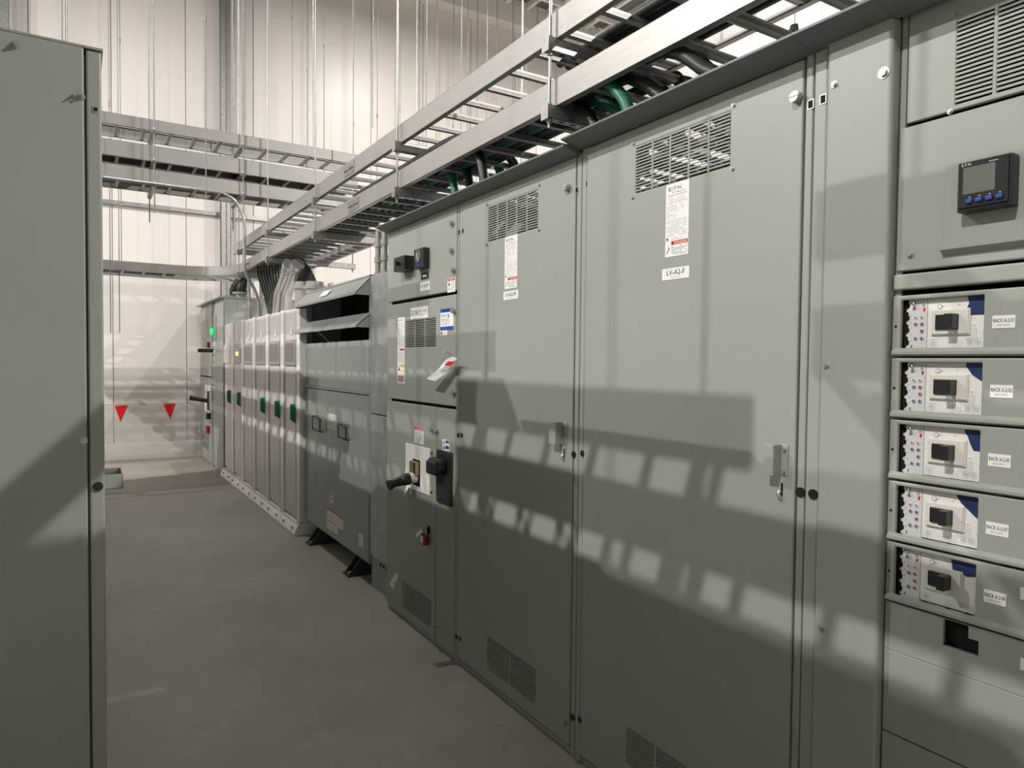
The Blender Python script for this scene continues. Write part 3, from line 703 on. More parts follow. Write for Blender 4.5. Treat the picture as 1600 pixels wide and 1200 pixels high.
# upper door fittings
y0, y1, z0, z1 = prect(634, 646.5, 402, 424)
MB().box(FX-.06, FX, y0-.01, y1+.03, z0, z1).build('relay_box', u1, 'black_plastic', .004)
MB().cyl((FX-.06, (y0+y1)/2+.015, (z0+z1)/2), (FX-.08, (y0+y1)/2+.015, (z0+z1)/2), .012, 10).build('relay_knob', u1, 'black')
y0, y1, z0, z1 = prect(656, 671, 389, 420)
MB().box(FX-.035, FX, y0, y1, z0, z1).build('dial_meter', u1, 'black_plastic', .004)
zc = (z0+z1)/2+.01; ym = (y0+y1)/2
MB().cyl((FX-.035, ym+.004, zc), (FX-.038, ym+.004, zc), .035, 20, 'screen_grey').quad((FX-.0365, ym+.022, z0+.012), (FX-.0365, ym+.022, z0+.022), (FX-.0365, ym-.018, z0+.022), (FX-.0365, ym-.018, z0+.012), 'blue').tube([(FX-.0385, ym+.004, zc-.02), (FX-.0385, ym+.018, zc+.02)], .002, 5, 'bezel').build('dial_face', u1, 'screen_grey')
sticker('engraved_plate', u1, FX, prect(658, 670, 425.5, 436.5), [('l', .24, .76, .3, .7, 1, 'paper')], base='black')
sticker('circuit_label', u1, FX, prect(656.8, 671.8, 440, 454), [('t', .12, .36, .74, 'LV-A2-M', 'ink', .38), ('l', .28, .7, .08, .28, 1, 'ink_light')])
dng = [('r', .05, .95, .80, .97, 'red'), ('t', .2, .83, .6, 'DANGER', 'paper', .10), ('l', .5, .92, .08, .72, 7, 'ink_grey'), ('r', .15, .3, .45, .68, 'ink'), ('r', .1, .35, .15, .35, 'ink_light')]
sticker('danger_label', u1, FX, prect(699.5, 711.5, 434.5, 456.5), dng)
for p in ((707.5, 349), (707, 391), (710, 422)): knob(u1, *fx(*p), FX, .013)
# middle door
sticker('brand_plate', u2, FX, prect(642, 669, 479.5, 497.5), eaton(.06, .3, .36, .45) + [('l', .48, .92, .52, .75, 1, 'ink_grey'), ('l', .48, .9, .1, .4, 2, 'ink_light')])
Rt = prect(621.5, 632.5, 496, 599)
sticker('instruction_strip', u2, FX, Rt, eaton(.1, .945, .6, .025) + [('l', .08, .92, .55, .92, 16, 'ink_light'), ('r', .3, .98, .50, .525, 'red'), ('l', .1, .9, .33, .48, 6, 'ink_light'), ('r', .4, .95, .255, .285, 'yellow'), ('p', [(.1, .19), (.25, .26), (.4, .19)], 'ink'), ('r', .4, .95, .175, .20, 'yellow'), ('r', .08, .92, .02, .12, 'pink_mark')])
Rt = prect(688.5, 709, 482, 516)
sticker('blue_service_label', u2, FX, Rt, [('r', 0, 1, .83, 1, 'blue'), ('r', 0, 1, 0, .18, 'blue')] + eaton(.1, .62, .35, .12) + [('l', .08, .7, .25, .55, 4, 'ink_grey'), ('r', .55, .68, .58, .75, 'ink_grey'), ('l', .12, .85, .87, .96, 1, 'paper')])
sticker('small_label', u2, FX, prect(688.5, 699, 516.5, 524), [('r', .05, .3, .2, .8, 'red'), ('l', .35, .9, .2, .8, 3, 'ink_light')])
for p in ((710.5, 486), (711, 614)): knob(u2, *fx(*p), FX, .012)
# lower door: breaker window plate
y0, y1, z0, z1 = wp
win = prect(646, 658, 718, 759)
pl = holes_sheet(MB(), FX-.006, .006, y0, y1, z0, z1, [win]).build('escutcheon', u3, 'paper', .001, 1)
MB().box(FX-.0055, FX-.001, *win[:2], *win[2:]).build('breaker_recess', u3, 'dark_void')
MB().box(FX-.03, FX-.003, win[0]+.01, win[1]-.012, (win[2]+win[3])/2-.01, win[3]-.008).box(FX-.034, FX-.03, win[0]+.015, win[0]+.03, (win[2]+win[3])/2, win[3]-.012, 'black').build('breaker_mechanism', u3, 'brass', .002)
for z in (z0+.02, z1-.02): screw(u3, y0-.018, z, FX, .005, 'ink')
yc_, zc_ = fx(653, 747)
hx = FX
MB().tube([(hx-.005, yc_, zc_), (hx-.03, yc_+.005, zc_+.003), (hx-.05, yc_+.008, zc_)], [.026, .028, .030], 10, 'trip_grey').tube(catmull([(hx-.045, yc_+.008, zc_), (hx-.08, yc_+.01, zc_-.006), (hx-.12, yc_+.012, zc_-.016), (hx-.165, yc_+.012, zc_-.028)], 4), [.032]*5+[.026]*3+[.022]*3+[.027]*2, 12, 'black').build('operating_handle', u3, 'black_plastic')
sticker('danger_label', u3, FX, prect(648, 662, 667.5, 693), [('r', .02, .98, .8, 1, 'red'), ('t', .2, .84, .7, 'DANGER', 'paper', .11), ('l', .08, .92, .05, .74, 7, 'ink_grey')])
# white corner flap hanging from the plate
ya, za = fx(640, 770)
MB().prism([(FX-.008, ya+.03, za+.035), (FX-.008, ya-.02, za+.04), (FX-.03, ya+.012, za-.02)], (.001, 0, 0)).build('torn_label', u3, 'paper')
for p in ((677, 671),): knob(u3, *fx(*p), FX, .013)
for p in ((683.5, 672), (680.5, 977.5)): knob(u4, *fx(*p), FX, .013)
# slanted loose sticker at the lower left corner
q = [Vector((FX-.0015, *fx(*p))) for p in ((609, 912), (618.7, 894), (623, 900), (614.5, 921.7))]
ct = sum(q, Vector())/4
MB().prism(q, (.001, 0, 0), 'paper').quad(*[ct+(p-ct)*.22+Vector((-.0004, 0, -.012)) for p in q], 'ink_grey').build('loose_label', u3, 'paper')
# right strip: black escutcheon with rotary grip
R = prect(684.5, 708, 704, 788)
MB().box(FX-.012, FX, *R[:2], *R[2:]).build('rotary_plate', u4, 'black_plastic', .008, 3)
y0, y1, z0, z1 = prect(684, 699.5, 715, 743)
MB().box(FX-.075, FX-.012, y0, y1-.01, z0+.01, z1-.01).box(FX-.055, FX-.012, y0-.02, y1+.005, z0+.03, z1).build('rotary_grip', u4, 'black', .012, 3)
sticker('padlock_label', u4, FX, prect(691.5, 702.5, 687, 706), [('r', .45, .95, .75, .95, 'blue'), ('r', .45, .95, .25, .5, 'blue'), ('p', [(.1, .65), (.25, .95), (.4, .65)], 'ink_grey'), ('p', [(.12, .2), (.25, .5), (.38, .2)], 'ink')])
screw(u4, *fx(684, 825), FX, .005)
for p in ((717, 680), (722.5, 680), (714, 995), (720, 998)): plug(tE if fx(*p, 1.548)[0] > 2.988 else tD, *fx(*p, 1.548), 1.546, .011)
sq_hole(tD, *fx(717.7, 363, 1.548), 1.548); sq_hole(tD, *fx(723.5, 361, 1.545), 1.545)
# lock out tag on the middle door, padlock on the lower door
ya, za = fx(706, 556)
q = [(672, 592), (686, 595.5), (697, 583), (707, 566), (714.5, 560), (706, 557), (695, 563), (686, 576)]
P3 = [Vector((FX-.045 - (.02 if k in (0, 1) else 0), *fx(*p, FX-.045))) for k, p in enumerate(q)]
tg = thing('lockout_tag', 'white danger lockout tag with red header wired to the middle door knob', 'tag', (FX-.045, ya, za))
MB()._add(P3, [(0, 1, 2, 7), (7, 2, 3, 6), (6, 3, 4, 5)]).build('card', tg, 'paper').modifiers.new('solid', 'SOLIDIFY').thickness = .0015
cq = lambda p: Vector((FX-.0475, *fx(*p, FX-.0475)))
MB().quad(cq((694, 571)), cq((700.5, 564.5)), cq((710.5, 565)), cq((705, 572))).build('red_header', tg, 'red')
mb = MB()
for k in range(5):
    a = cq((692-2.6*k, 574+3*k)); b_ = cq((701-2.6*k, 575.2+3*k)); d = Vector((0, 0, .004)); mb.quad(a, a+d, b_+d, b_)
mb.build('tag_print', tg, 'ink_grey', kind='stuff')
MB().tube(catmull([(FX, ya, za), (FX-.03, ya+.005, za+.02), (FX-.05, ya, za-.005), (FX-.046, ya-.005, za-.03)], 4), .0025, 6).build('wire_tie', tg, 'screw')
pk = thing('padlock', 'small red padlock with white tag on the lower incoming door', 'padlock', (FX-.03, *fx(669, 838)))
ya, za = fx(669.5, 840)
MB().box(FX-.034, FX-.008, ya-.026, ya+.026, za-.035, za+.022).build('lock_body', pk, 'lock_red', .004)
MB().tube(catmull([(FX-.021, ya+.016, za+.02), (FX-.021, ya+.016, za+.05), (FX-.021, ya, za+.07), (FX-.021, ya-.016, za+.05), (FX-.021, ya-.016, za+.02)], 4), .004, 8).build('shackle', pk, 'screw')
MB().box(FX-.0355, FX-.034, ya-.004, ya+.022, za-.024, za+.012).build('lock_label', pk, 'paper')
MB().prism([(FX-.04, ya+.008, za+.05), (FX-.04, ya-.006, za+.035), (FX-.05, ya+.045, za-.005), (FX-.05, ya+.052, za+.012)], (.0015, 0, 0)).build('lock_tag', pk, 'paper')
MB().box(FX, FX+.002, ya-.02, ya+.02, za+.02, za+.06).cyl((FX, ya, za+.06), (FX-.028, ya, za+.06), .006, 8).build('hasp', u3, 'screw')

# ================================================================== TRANSFORMER (hooded)
GX = 1.60
tP = thing('side_panel_cabinet', 'bare galvanised wireway panel between the meter cabinet and the hooded transformer', 'cabinet', (GX, 4.0, 0))
yP0, yP1 = E1+.006, fx(579, 640, GX)[0]-.004
zsp = fx(590, 648, GX)[1]; zpb = fx(590, 886, GX)[1]; zpt = fx(590, 428, GX)[1]
MB().box(GX, RB-.1, yP0+.012, yP1, zsp+.003, zpt).build('upper_sheet', tP, 'galv_sheet', .003)
MB().box(GX, RB-.1, yP0+.012, yP1, zpb+.05, zsp-.003).build('lower_sheet', tP, 'galv_sheet', .003)
mb = MB().box(GX+.01, RB-.1, yP0+.012, yP1, 0, zpb+.05)
for k in range(5): mb.cyl((GX+.0095, yP0+.045+k*.05, zpb+.02), (GX+.007, yP0+.045+k*.05, zpb+.02), .011, 10, 'dark_void')
mb.build('perforated_sill', tP, 'paint_dark')
MB().box(GX-.012, GX+.03, yP0, yP0+.012, zpb, zpt+.02).build('edge_angle', tP, 'paint_dark')
for z in (zsp+.5, zsp+.1, zsp-.35, zsp-.7): screw(tP, yP0+.035, z, GX, .005)

yF0 = fx(579, 640, GX)[0]; yF1 = fx(477, 640, GX)[0]
tF = thing('transformer', 'dark grey dry transformer enclosure with two sloping rain hoods on steel feet', 'transformer', (GX, (yF0+yF1)/2, 0))
zt = fx(566, 432.5, GX)[1]; zb = fx(575.6, 880, GX)[1]
zp1 = fx(571, 531, GX)[1]; zp0 = fx(572, 616, GX)[1]
fr = .035
MB().box(GX, GX+.05, yF0, yF0+fr, zb, zt).build('corner_post', tF, 'paint_trafo', .003)
MB().box(GX, GX+.05, yF1-fr, yF1, zb, zt).build('corner_post', tF, 'paint_trafo', .003)
MB().box(GX+.04, RB, yF0+.002, yF0+.006, zb, zt).box(GX+.04, RB, yF1-.006, yF1-.002, zb, zt).box(RB-.004, RB, yF0, yF1, zb, zt).box(GX, RB, yF0, yF1, zt-.012, zt).box(GX, RB, yF0, yF1, zb, zb+.01).build('body', tF, 'paint_trafo')
MB().box(GX+.30, GX+.31, yF0+.01, yF1-.01, zp0, zt-.02).build('inner_baffle', tF, 'dark_void')
MB().box(GX-.004, GX+.012, yF0+fr*.6, yF1-fr*.6, zp0+.012, zp1).build('upper_panel', tF, 'paint_trafo', .003)
MB().box(GX-.016, GX+.004, yF0+fr*.6, yF1-fr*.6, zp0, zp0+.012).build('panel_lip', tF, 'paint_trafo')
MB().box(GX-.006, GX+.012, yF0+fr*.4, yF1-.006, zb+.006, zp0-.006).build('lower_panel', tF, 'paint_trafo', .003)
def hood(zi, zo, proj, name):
    t = .003; o = MB()
    a0, a1 = yF0+.01, yF1-.005
    xi, xo = GX+.012, GX-proj
    o.prism([(xi, a0, zi), (xo, a0, zo), (xo, a0, zo-.012), (xo+.003, a0, zo-.012), (xo+.003, a0, zo-t), (xi, a0, zi-t-.004)], (0, a1-a0, 0))
    o.prism([(xi, a0, zi), (xo, a0, zo), (xo, a0, zo-.012), (xi, a0, zo-.012)], (0, .003, 0)); o.prism([(xi, a1-.003, zi), (xo, a1-.003, zo), (xo, a1-.003, zo-.012), (xi, a1-.003, zo-.012)], (0, .003, 0))
    return o.build(name, tF, 'paint_trafo')
def zat(px, py, Y):     # X where the pixel ray meets depth Y
    x, z = fy(px, py, Y); return x, z
xo1, zo1 = zat(554, 457, yF0+.02); xo2, zo2 = zat(555.5, 508, yF0+.02)
zi2 = fx(569.5, 489, GX)[1]
hood(zt-.004, zo1, max(.08, GX-xo1), 'rain_hood'); hood(zi2, zo2, max(.08, GX-xo2), 'rain_hood')
MB().prism([(GX-(GX-xo1)*t_-.003, y__, zt-.004+(zo1-zt+.004)*t_+.002) for y__, t_ in (((yF0+yF1)/2+.12, .35), ((yF0+yF1)/2-.06, .35), ((yF0+yF1)/2-.06, .7), ((yF0+yF1)/2+.12, .7))], (0, 0, .001)).build('hood_label', tF, 'paper')
def mount_handle(px0, px1, py0, py1):
    y0, y1, z0, z1 = prect(px0, px1, py0, py1, GX)
    ym = (y0+y1)/2
    MB().tube([(GX-.006, y0, z0+.01), (GX-.03, y0, z0+.012), (GX-.03, y1, z0+.02), (GX-.03, y1, z1-.012), (GX-.03, y0, z1-.02), (GX-.03, y0, z0+.012)], .005, 8).tube([(GX-.03, y1, z1-.012), (GX-.006, y1, z1-.012)], .005, 8).build('lift_handle', tF, 'black_plastic')
mount_handle(494, 506, 649, 675); mount_handle(535, 547, 662, 688)
SX = GX-.006
sticker('rating_plate', tF, SX, prect(513, 527, 647, 671, GX), [('l', .08, .92, .08, .92, 9, 'ink_light')])
sticker('rating_plate', tF, SX, prect(483, 488.5, 609, 629, GX), [('l', .08, .92, .08, .92, 8, 'ink_light')])
sticker('small_label', tF, SX, prect(517, 522, 774, 786, GX), [('r', .3, .8, .4, .8, 'ink_grey')])
sticker('warning_label', tF, SX, prect(512.5, 529, 798, 830, GX), [('r', 0, 1, .92, 1, 'red'), ('r', 0, 1, .38, .44, 'pink_mark'), ('l', .08, .92, .5, .82, 6, 'ink_light'), ('l', .08, .92, .06, .34, 5, 'ink_light')])
sticker('warning_label', tF, SX, prect(529.5, 537.5, 809, 827, GX), [('r', 0, 1, .9, 1, 'pink_mark'), ('l', .08, .92, .06, .8, 7, 'ink_light')])
sticker('small_label', tF, SX, prect(562, 569, 834, 854, GX), [('l', .08, .92, .06, .94, 7, 'ink_light')])
yh, zh = fx(503, 465, xo1+.03)
for yf_ in (yF0+.30, yF1-.30):
    mb = MB().box(GX-.065, RB, yf_-.06, yf_+.06, 0, .014)
    for yy in (yf_-.05, yf_+.042): mb.prism([(GX-.05, yy, .014), (GX+.12, yy, .014), (GX+.12, yy, zb), (GX+.045, yy, zb)], (0, .008, 0))
    mb.box(GX+.05, RB, yf_-.05, yf_+.05, zb-.02, zb-.0005).box(GX+.11, GX+.12, yf_-.05, yf_+.05, .014, zb-.02).cyl((GX-.045, yf_-.03, .014), (GX-.045, yf_-.03, .032), .012, 6, 'screw')
    mb.build('foot', tF, 'foot_paint')

# ================================================================== UPS MODULES
UX = 1.565
bx = [470.4, 445, 421, 400, 381.6, 365.8, 349.5]
uy = [fx(b_, 560, UX)[0] for b_ in bx]
zU = fx(470, 479, UX)[1]; zU2 = fx(350, 507, UX)[1]
zU = (zU+zU2)/2
desc = ['next to the hooded transformer', 'second from the hooded transformer', 'third from the hooded transformer', 'fourth from the transformer, no green grip', 'with a small lit amber display', 'next to the far grey cabinets']
for i in range(6):
    a, b_ = uy[i]+.004, min(uy[i+1], fx(349, 600, 1.55)[0])-.006; W = b_-a
    t = thing('power_module_cabinet', 'tall white power module cabinet with a grey door, ' + desc[i], 'cabinet', (UX, (a+b_)/2, 0), 'white power modules')
    MB().box(UX+.02, UX+.86, a, b_, .10, zU).build('body', t, 'ups_white', .003)
    wp_ = W*.30
    MB().box(UX-.012, UX+.02, a, a+wp_*.62, .11, zU).build('frame_strip', t, 'ups_white', .006)
    MB().prism([(UX-.012, a+wp_*.64, .11), (UX+.02, a+wp_*.64, .11), (UX+.02, a+wp_, .11), (UX+.004, a+wp_, .11)], (0, 0, zU-.11)).build('frame_strip', t, 'ups_white')
    d = MB().box(UX, UX+.018, a+wp_+.006, b_-.006, .125, zU-.012).build('door', t, 'ups_panel', .004)
    # display bezel
    zs0 = fx(455, 571, UX)[1]; zs1 = fx(455, 530.5, UX)[1]
    y0, y1 = a+wp_*.82, b_-.018
    ds = MB().box(UX-.016, UX, y0, y1, zs0, zs1).build('display_frame', t, 'ups_frame' if i < 5 else 'ups_panel', .006)
    if i == 4:
        MB().box(UX-.018, UX-.016, y0+.10, y1-.16, zs0+.09, zs0+.14).build('display_screen', ds, 'amber_screen'); MB().box(UX-.0175, UX-.016, y0+.16, y1-.10, zs0+.16, zs1-.06).build('logo_strip', ds, 'paper')
    elif i == 5: MB().box(UX-.018, UX-.016, (y0+y1)/2-.02, (y0+y1)/2+.03, zs0+.20, zs0+.26).build('badge', ds, 'paper')
    else: MB().box(UX-.0175, UX-.016, y0+.05, y1-.05, zs0+.035, zs1-.03).build('display_grille', ds, 'ups_screen')
    zb0 = fx(457, 517.5, UX)[1]
    MB().box(UX-.008, UX, a+W*.50, a+W*.62, zb0-.03, zb0+.03).build('badge', t, 'paper', .004)
    if i != 3:
        zh0, zh1 = fx(462, 661, UX)[1], fx(462, 630, UX)[1]
        MB().prism([(UX-.012, a+wp_*.72, zh0), (UX-.05, a+wp_*.85, zh0+.03), (UX-.05, a+wp_*.85, zh1-.01), (UX-.012, a+wp_*.72, zh1)], (0, .03, 0)).build('green_grip', t, 'green_handle', .003)
    MB().box(UX-.0125, UX-.0115, a+wp_*.25, a+wp_*.4, zs0+.03, zs1-.05).build('side_label', t, 'paper')
    mb = MB().box(UX-.02, UX+.86, a-.002, b_+.002, 0, .10)
    mb.prism([(UX-.055, a, 0), (UX-.02, a, 0), (UX-.02, a, .085), (UX-.027, a, .085), (UX-.055, a, .02)], (0, W, 0))
    pl_ = mb.build('plinth', t, 'ups_white', .002, 1)
    mb = MB()
    for k in range(6): mb.cyl((UX-.019, a+W*(.1+.16*k), .093), (UX-.0225, a+W*(.1+.16*k), .093), .007, 8, 'dark_void')
    mb.cyl((UX-.035, a+W*.2, .05), (UX-.055, a+W*.2, .055), .013, 6, 'screw').cyl((UX-.035, a+W*.75, .05), (UX-.055, a+W*.75, .055), .013, 6, 'screw')
    mb.build('plinth_bolts', pl_, 'screw', kind='stuff')

# ================================================================== FAR GREY CABINETS
HX = 1.55
hy = [fx(349, 600, HX)[0], fx(331.5, 600, HX)[0], fx(310, 600, HX)[0]]
zH = fx(332, 470, HX)[1]; zH_ = fx(312, 478, HX)[1]
hy[2] = min(hy[2], WY-.09)
zH = min((zH+zH_)/2, 2.42)
for i in range(2):
    a, b_ = hy[i]+.004, hy[i+1]-.004
    t = thing('far_cabinet', ('far grey switch cabinet with green indicator lamp beside the white modules', 'far grey switch cabinet with black breaker handle by the panel wall')[i], 'cabinet', (HX, (a+b_)/2, 0), 'far grey cabinets')
    MB().box(HX+.02, HX+.95, a, b_, 0, zH-.02).build('body', t, 'paint', .004)
    MB().box(HX-.05, HX+.97, a-.006, b_+.006, zH-.02, zH).build('roof', t, 'paint_dark')
    W = b_-a
    if i == 0:
        d1 = MB().box(HX, HX+.018, a+.01, b_-.07, .03, zH-.06).build('door', t, 'paint', .004)
        MB().box(HX-.01, HX+.02, b_-.06, b_-.01, .0, zH-.03).build('post', t, 'paint_dark', .004)
        MB().box(HX-.003, HX, a+W*.55, b_-.10, zH-.55, zH-.22).build('vent_cover', d1, 'screen_grey')
        y_, z_ = fx(333, 518, HX)
        MB().cyl((HX, y_, z_), (HX-.03, y_, z_), .05, 14).build('indicator_lamp', d1, 'green_lamp')
        for k in range(7): MB().box(HX-.012, HX, b_-.22, b_-.12, 1.05+.10*k, 1.10+.10*k).box(HX-.016, HX-.012, b_-.20, b_-.17, 1.06+.10*k, 1.09+.10*k, 'black').build('terminal_block', d1, 'white_plastic')
        y_, z_ = fx(334, 548, HX); MB().box(HX-.20, HX, y_-.03, y_+.03, z_-.025, z_+.025).build('bar_handle', d1, 'black_plastic', .006)
    else:
        zc = fx(313, 587, HX)[1]
        d1 = MB().box(HX, HX+.018, a+.06, b_-.01, zc+.01, zH-.06).build('door', t, 'paint', .004)
        d2 = MB().box(HX, HX+.018, a+.06, b_-.01, .03, zc-.01).build('door', t, 'paint', .004)
        MB().box(HX+.003, HX+.02, a+.06, b_-.01, zc-.01, zc+.01).build('door_gap', t, 'dark_void')
        MB().box(HX-.005, HX+.02, a, a+.05, 0, zH-.03).build('post', t, 'paint', .004)
        MB().box(HX-.003, HX, a+W*.30, b_-.18, zH-.50, zH-.24).build('vent_cover', d1, 'screen_grey'); MB().box(HX-.003, HX, a+W*.3, b_-.2, .18, .42).build('vent_cover', d2, 'screen_grey')
        zm = fx(316, 623, HX)[1]
        MB().box(HX-.006, HX, a+.16, a+W*.55, zm-.16, zm+.22).build('escutcheon', d2, 'paper'); MB().box(HX-.02, HX-.004, a+.2, a+.34, zm-.13, zm+.14).build('breaker_mechanism', d2, 'black_plastic')
        MB().tube([(HX-.01, a+.34, zm+.0), (HX-.12, a+.35, zm+.02), (HX-.24, a+.36, zm+.045)], [.03, .028, .034], 10).build('operating_handle', d2, 'black')
        zr_ = fx(318, 664, HX)[1]; MB().box(HX-.04, HX, a+.2, a+.32, zr_-.07, zr_+.03).build('red_lock', d2, 'lock_red', .006)
        zr_ = fx(317, 540, HX)[1]; MB().box(HX-.03, HX, a+.2, a+.3, zr_-.04, zr_+.04).build('red_button', d1, 'lock_red', .006)
        zr_ = fx(319, 645, HX)[1]; MB().box(HX-.05, HX, a+.12, a+.24, zr_-.05, zr_+.03).build('rotary_switch', d2, 'black', .006)

# ================================================================== CONDUITS, HUBS AND CABLES
def P_(px, py, X): y, z = fx(px, py, X); return (X, y, z)
def cable(path, r, col, label, group, cat='cable', name='cable', n=6, m_=None):
    return tag(MB().tube(catmull(path, n), r, 8).build(name, m=m_ or ('cable_green' if col else 'cable_black')), label, cat, group)
rnd = random.Random(3)
# drops into the cabinets below the widest and the second door
def drop(x, yd, zz, r, col, label, group, ystart):
    p = [(x, ystart, zz), (x, (ystart+yd)/2+.25, zz), (x, yd+.42, zz+.004), (x+.004, yd+.20, zz-.035), (x+.008, yd+.06, zz-.14), (x+.01, yd, 2.40), (x+.01, yd-.01, 2.262)]
    cable(p, r, col, label, group)
lbC = ('black power cable bending down from the lower tray behind the wide LV-A2-F door', 'green earth cable bending down from the lower tray behind the wide LV-A2-F door')
lbD = ('black power cable bending down from the lower tray behind the LV-A2-M door', 'green earth cable bending down from the lower tray behind the LV-A2-M door')
for i in range(10):
    g = i in (2, 5, 9)
    drop(1.768+(i % 5)*.054, 1.60+(i*3 % 10)*.085, 2.596+(i//5)*.053, .025, g, lbC[g], 'cables into the wide door cabinet', 5.05)
for i in range(6):
    g = i in (1, 4)
    drop(1.772+(i % 6)*.056, 3.15+(i*5 % 6)*.085, 2.70, .025, g, lbD[g], 'cables into the LV-A2-M cabinet', 5.05)
# long runs in the far half of the lower tray
for i in range(7):
    x = 1.775 + i*.047
    tag(MB().cyl((x, 5.1, ZL+.048), (x, 9.1, ZL+.048), .021, 8).build('cable', m='cable_black'), 'black power cable lying in the far half of the lower aisle tray', 'cable', 'cables in the lower aisle tray')
for i in range(8):
    x = 1.93 + i*.049
    tag(MB().cyl((x, .35, ZU+.050), (x, 2.7, ZU+.050), .023, 8).build('cable', m='cable_black'), 'black power cable lying in the near part of the upper aisle tray', 'cable', 'cables in the upper aisle tray')
# vertical drop bundle beside the meter cabinet
for i in range(7):
    x = 2.06+.04*i
    cable([(x, 5.05, ZL+.05), (x, 4.65, ZL+.05), (x, 4.32, ZL), (x, 4.15, 2.40), (x, 4.10, zpt)], .020, False, 'black cable dropping from the lower tray onto the bare galvanised panel', 'cables onto the bare panel')
# green cables hanging through the upper tray from the cross tray
for i in range(4):
    x = 1.95+.09*i
    yg = CY0+.10+i*.07; xg = 2.83+.012*i
    cable([(.9, yg, CZ[1]+.10), (2.3, yg, CZ[1]+.10), (xg-.12, yg, CZ[1]+.085), (xg, yg, CZ[1]-.06), (xg, yg-.04, CZ[1]-.28), (2.62, yg-.15, 3.10), (2.32-.06*i, yg-.5, ZU+.10), (2.30-.06*i, 6.9, ZU+.055), (2.30-.06*i, 6.1, ZU+.055)], .024, True, 'green cable coming down from the cross trays into the upper aisle tray', 'green cables at the tray crossing')
# bundle on top of the white modules
for i in range(9):
    a = P_(447+3.2*i, 398+1.0*i, 2.05); b_ = P_(458+3.4*i, 420+.6*i, 1.98); c = P_(466+3.6*i, 447, 1.92)
    cable([(a[0], a[1], a[2]+.06), a, b_, c], .018, False, 'black cable bending from the lower tray into the round hubs behind the rain hood', 'cables into the hubs')
for i in range(10):
    x = 1.80+.012*i
    a = P_(404+4.4*i, 430, x); c = P_(424+3.2*i, 500, x)
    cable([(x, a[1], a[2]+.12), a, (x, (a[1]*.45+c[1]*.55), (a[2]+c[2])/2), (x, c[1], min(c[2], zU)-.01)], .020, i in (8, 9), ('black', 'green')[i in (8, 9)] + ' cable fanning down from the tray onto the white module tops', 'cables onto the white modules')
# metal flex conduits
def flex(path, r, label):
    t = thing('flexible_conduit', label, 'conduit', path[-1])
    cp = catmull(path, 14); MB().tube(cp, [r*(1.0 if q_ % 2 else .93) for q_ in range(len(cp))], 14).build('hose', t, 'screw')
    p0 = Vector(path[0]); p1 = Vector(path[1]); d = (p1-p0).normalized()
    MB().cyl(p0, p0+d*.05, r*1.25, 14).cyl(p0+d*.07, p0+d*.09, r*1.2, 14).cyl(p0+d*.11, p0+d*.125, r*1.2, 14).build('coupling', t, 'screw')
    q0 = Vector(path[-1]); MB().cyl(q0, q0+Vector((0, 0, .03)), r*1.2, 14).build('hub', t, 'screw')
for k, (dx, lb) in enumerate(((0, 'shiny metal flexible conduit rising from the white module tops, nearer the panel wall'), (13, 'shiny metal flexible conduit rising from the white module tops, nearer the rain hood'))):
    X = 1.80+.05*k
    p = [P_(453+dx, 412, X), P_(443+dx, 442, X), P_(436+dx, 462, X), P_(433+dx, 490, X)]
    p.append((X, p[-1][1], zU)); p = [p[0], p[1], p[2], p[4]]
    flex(p, .055, lb)
# round hubs behind the hood
for k, px in enumerate((474, 492)):
    p = P_(px, 452, 1.92)
    mb = MB().cyl((p[0], p[1], zt if zt < p[2] else p[2]-.2), (p[0], p[1], p[2]), .085, 18).cyl((p[0], p[1], p[2]), (p[0], p[1], p[2]+.03), .11, 18).cyl((p[0], p[1], p[2]+.03), (p[0], p[1], p[2]+.07), .085, 18)
    tag(mb.build('conduit_hub', m='screw'), 'round flanged metal cable hub behind the upper rain hood', 'hub', 'hubs behind the rain hood')
# flanged cable glands on the far cabinet
for k, px in enumerate((366, 380.5)):
    p = P_(px, 466, 1.80); zz = zH
    t = thing('cable_gland', 'metal flange with black cables on top of the far grey cabinet', 'gland', (p[0], p[1], zz), 'far cabinet glands')
    p = (p[0], max(p[1], hy[0]+.15), zz)
    MB().cyl((p[0], p[1], zz), (p[0], p[1], zz+.05), .07, 14).cyl((p[0], p[1], zz+.05), (p[0], p[1], zz+.07), .115, 16).build('flange', t, 'screw')
    for j in range(3):
        a = j*2.1
        MB().tube(catmull([(p[0]+.04*math.cos(a), p[1]+.04*math.sin(a), zz+.07), (p[0]+.04*math.cos(a), p[1]+.04*math.sin(a), zz+.16), (p[0]+.10+.04*math.cos(a), p[1]+.05, 2.62)], 5), .032, 8).build('cable', t, 'cable_black')
# EMT conduit below the cross tray, bending down to the module tops
X0 = fy(160, 285, CY0-.10)[0]
Yc = CY0-.12
pts = [(-2.3, Yc, CZ[2]-.03), (fy(163, 284, Yc)[0], Yc, CZ[2]-.03), (fy(330, 302, Yc)[0], Yc, CZ[2]-.03), (fy(352, 306, Yc)[0], Yc, CZ[2]-.045), (fy(370, 318, Yc)[0], Yc, fy(372, 318, Yc)[1]), (fy(381, 345, Yc)[0], Yc, fy(381, 345, Yc)[1]), (fy(382, 380, Yc)[0], Yc, fy(382, 380, Yc)[1]), (fy(382, 415, Yc)[0], Yc, fy(382, 415, Yc)[1]),
       (fy(386, 432, Yc)[0], Yc, fy(386, 432, Yc)[1]), (fy(399, 455, Yc)[0], Yc, fy(399, 455, Yc)[1]), (fy(404, 475, Yc)[0], Yc, fy(404, 475, Yc)[1]), (fy(404, 500, Yc)[0], Yc, zU-.01)]
tag(MB().tube(catmull(pts, 6), .016, 10).build('conduit', m='galvanised'), 'thin bent metal conduit under the cross trays going down to the white modules', 'conduit')
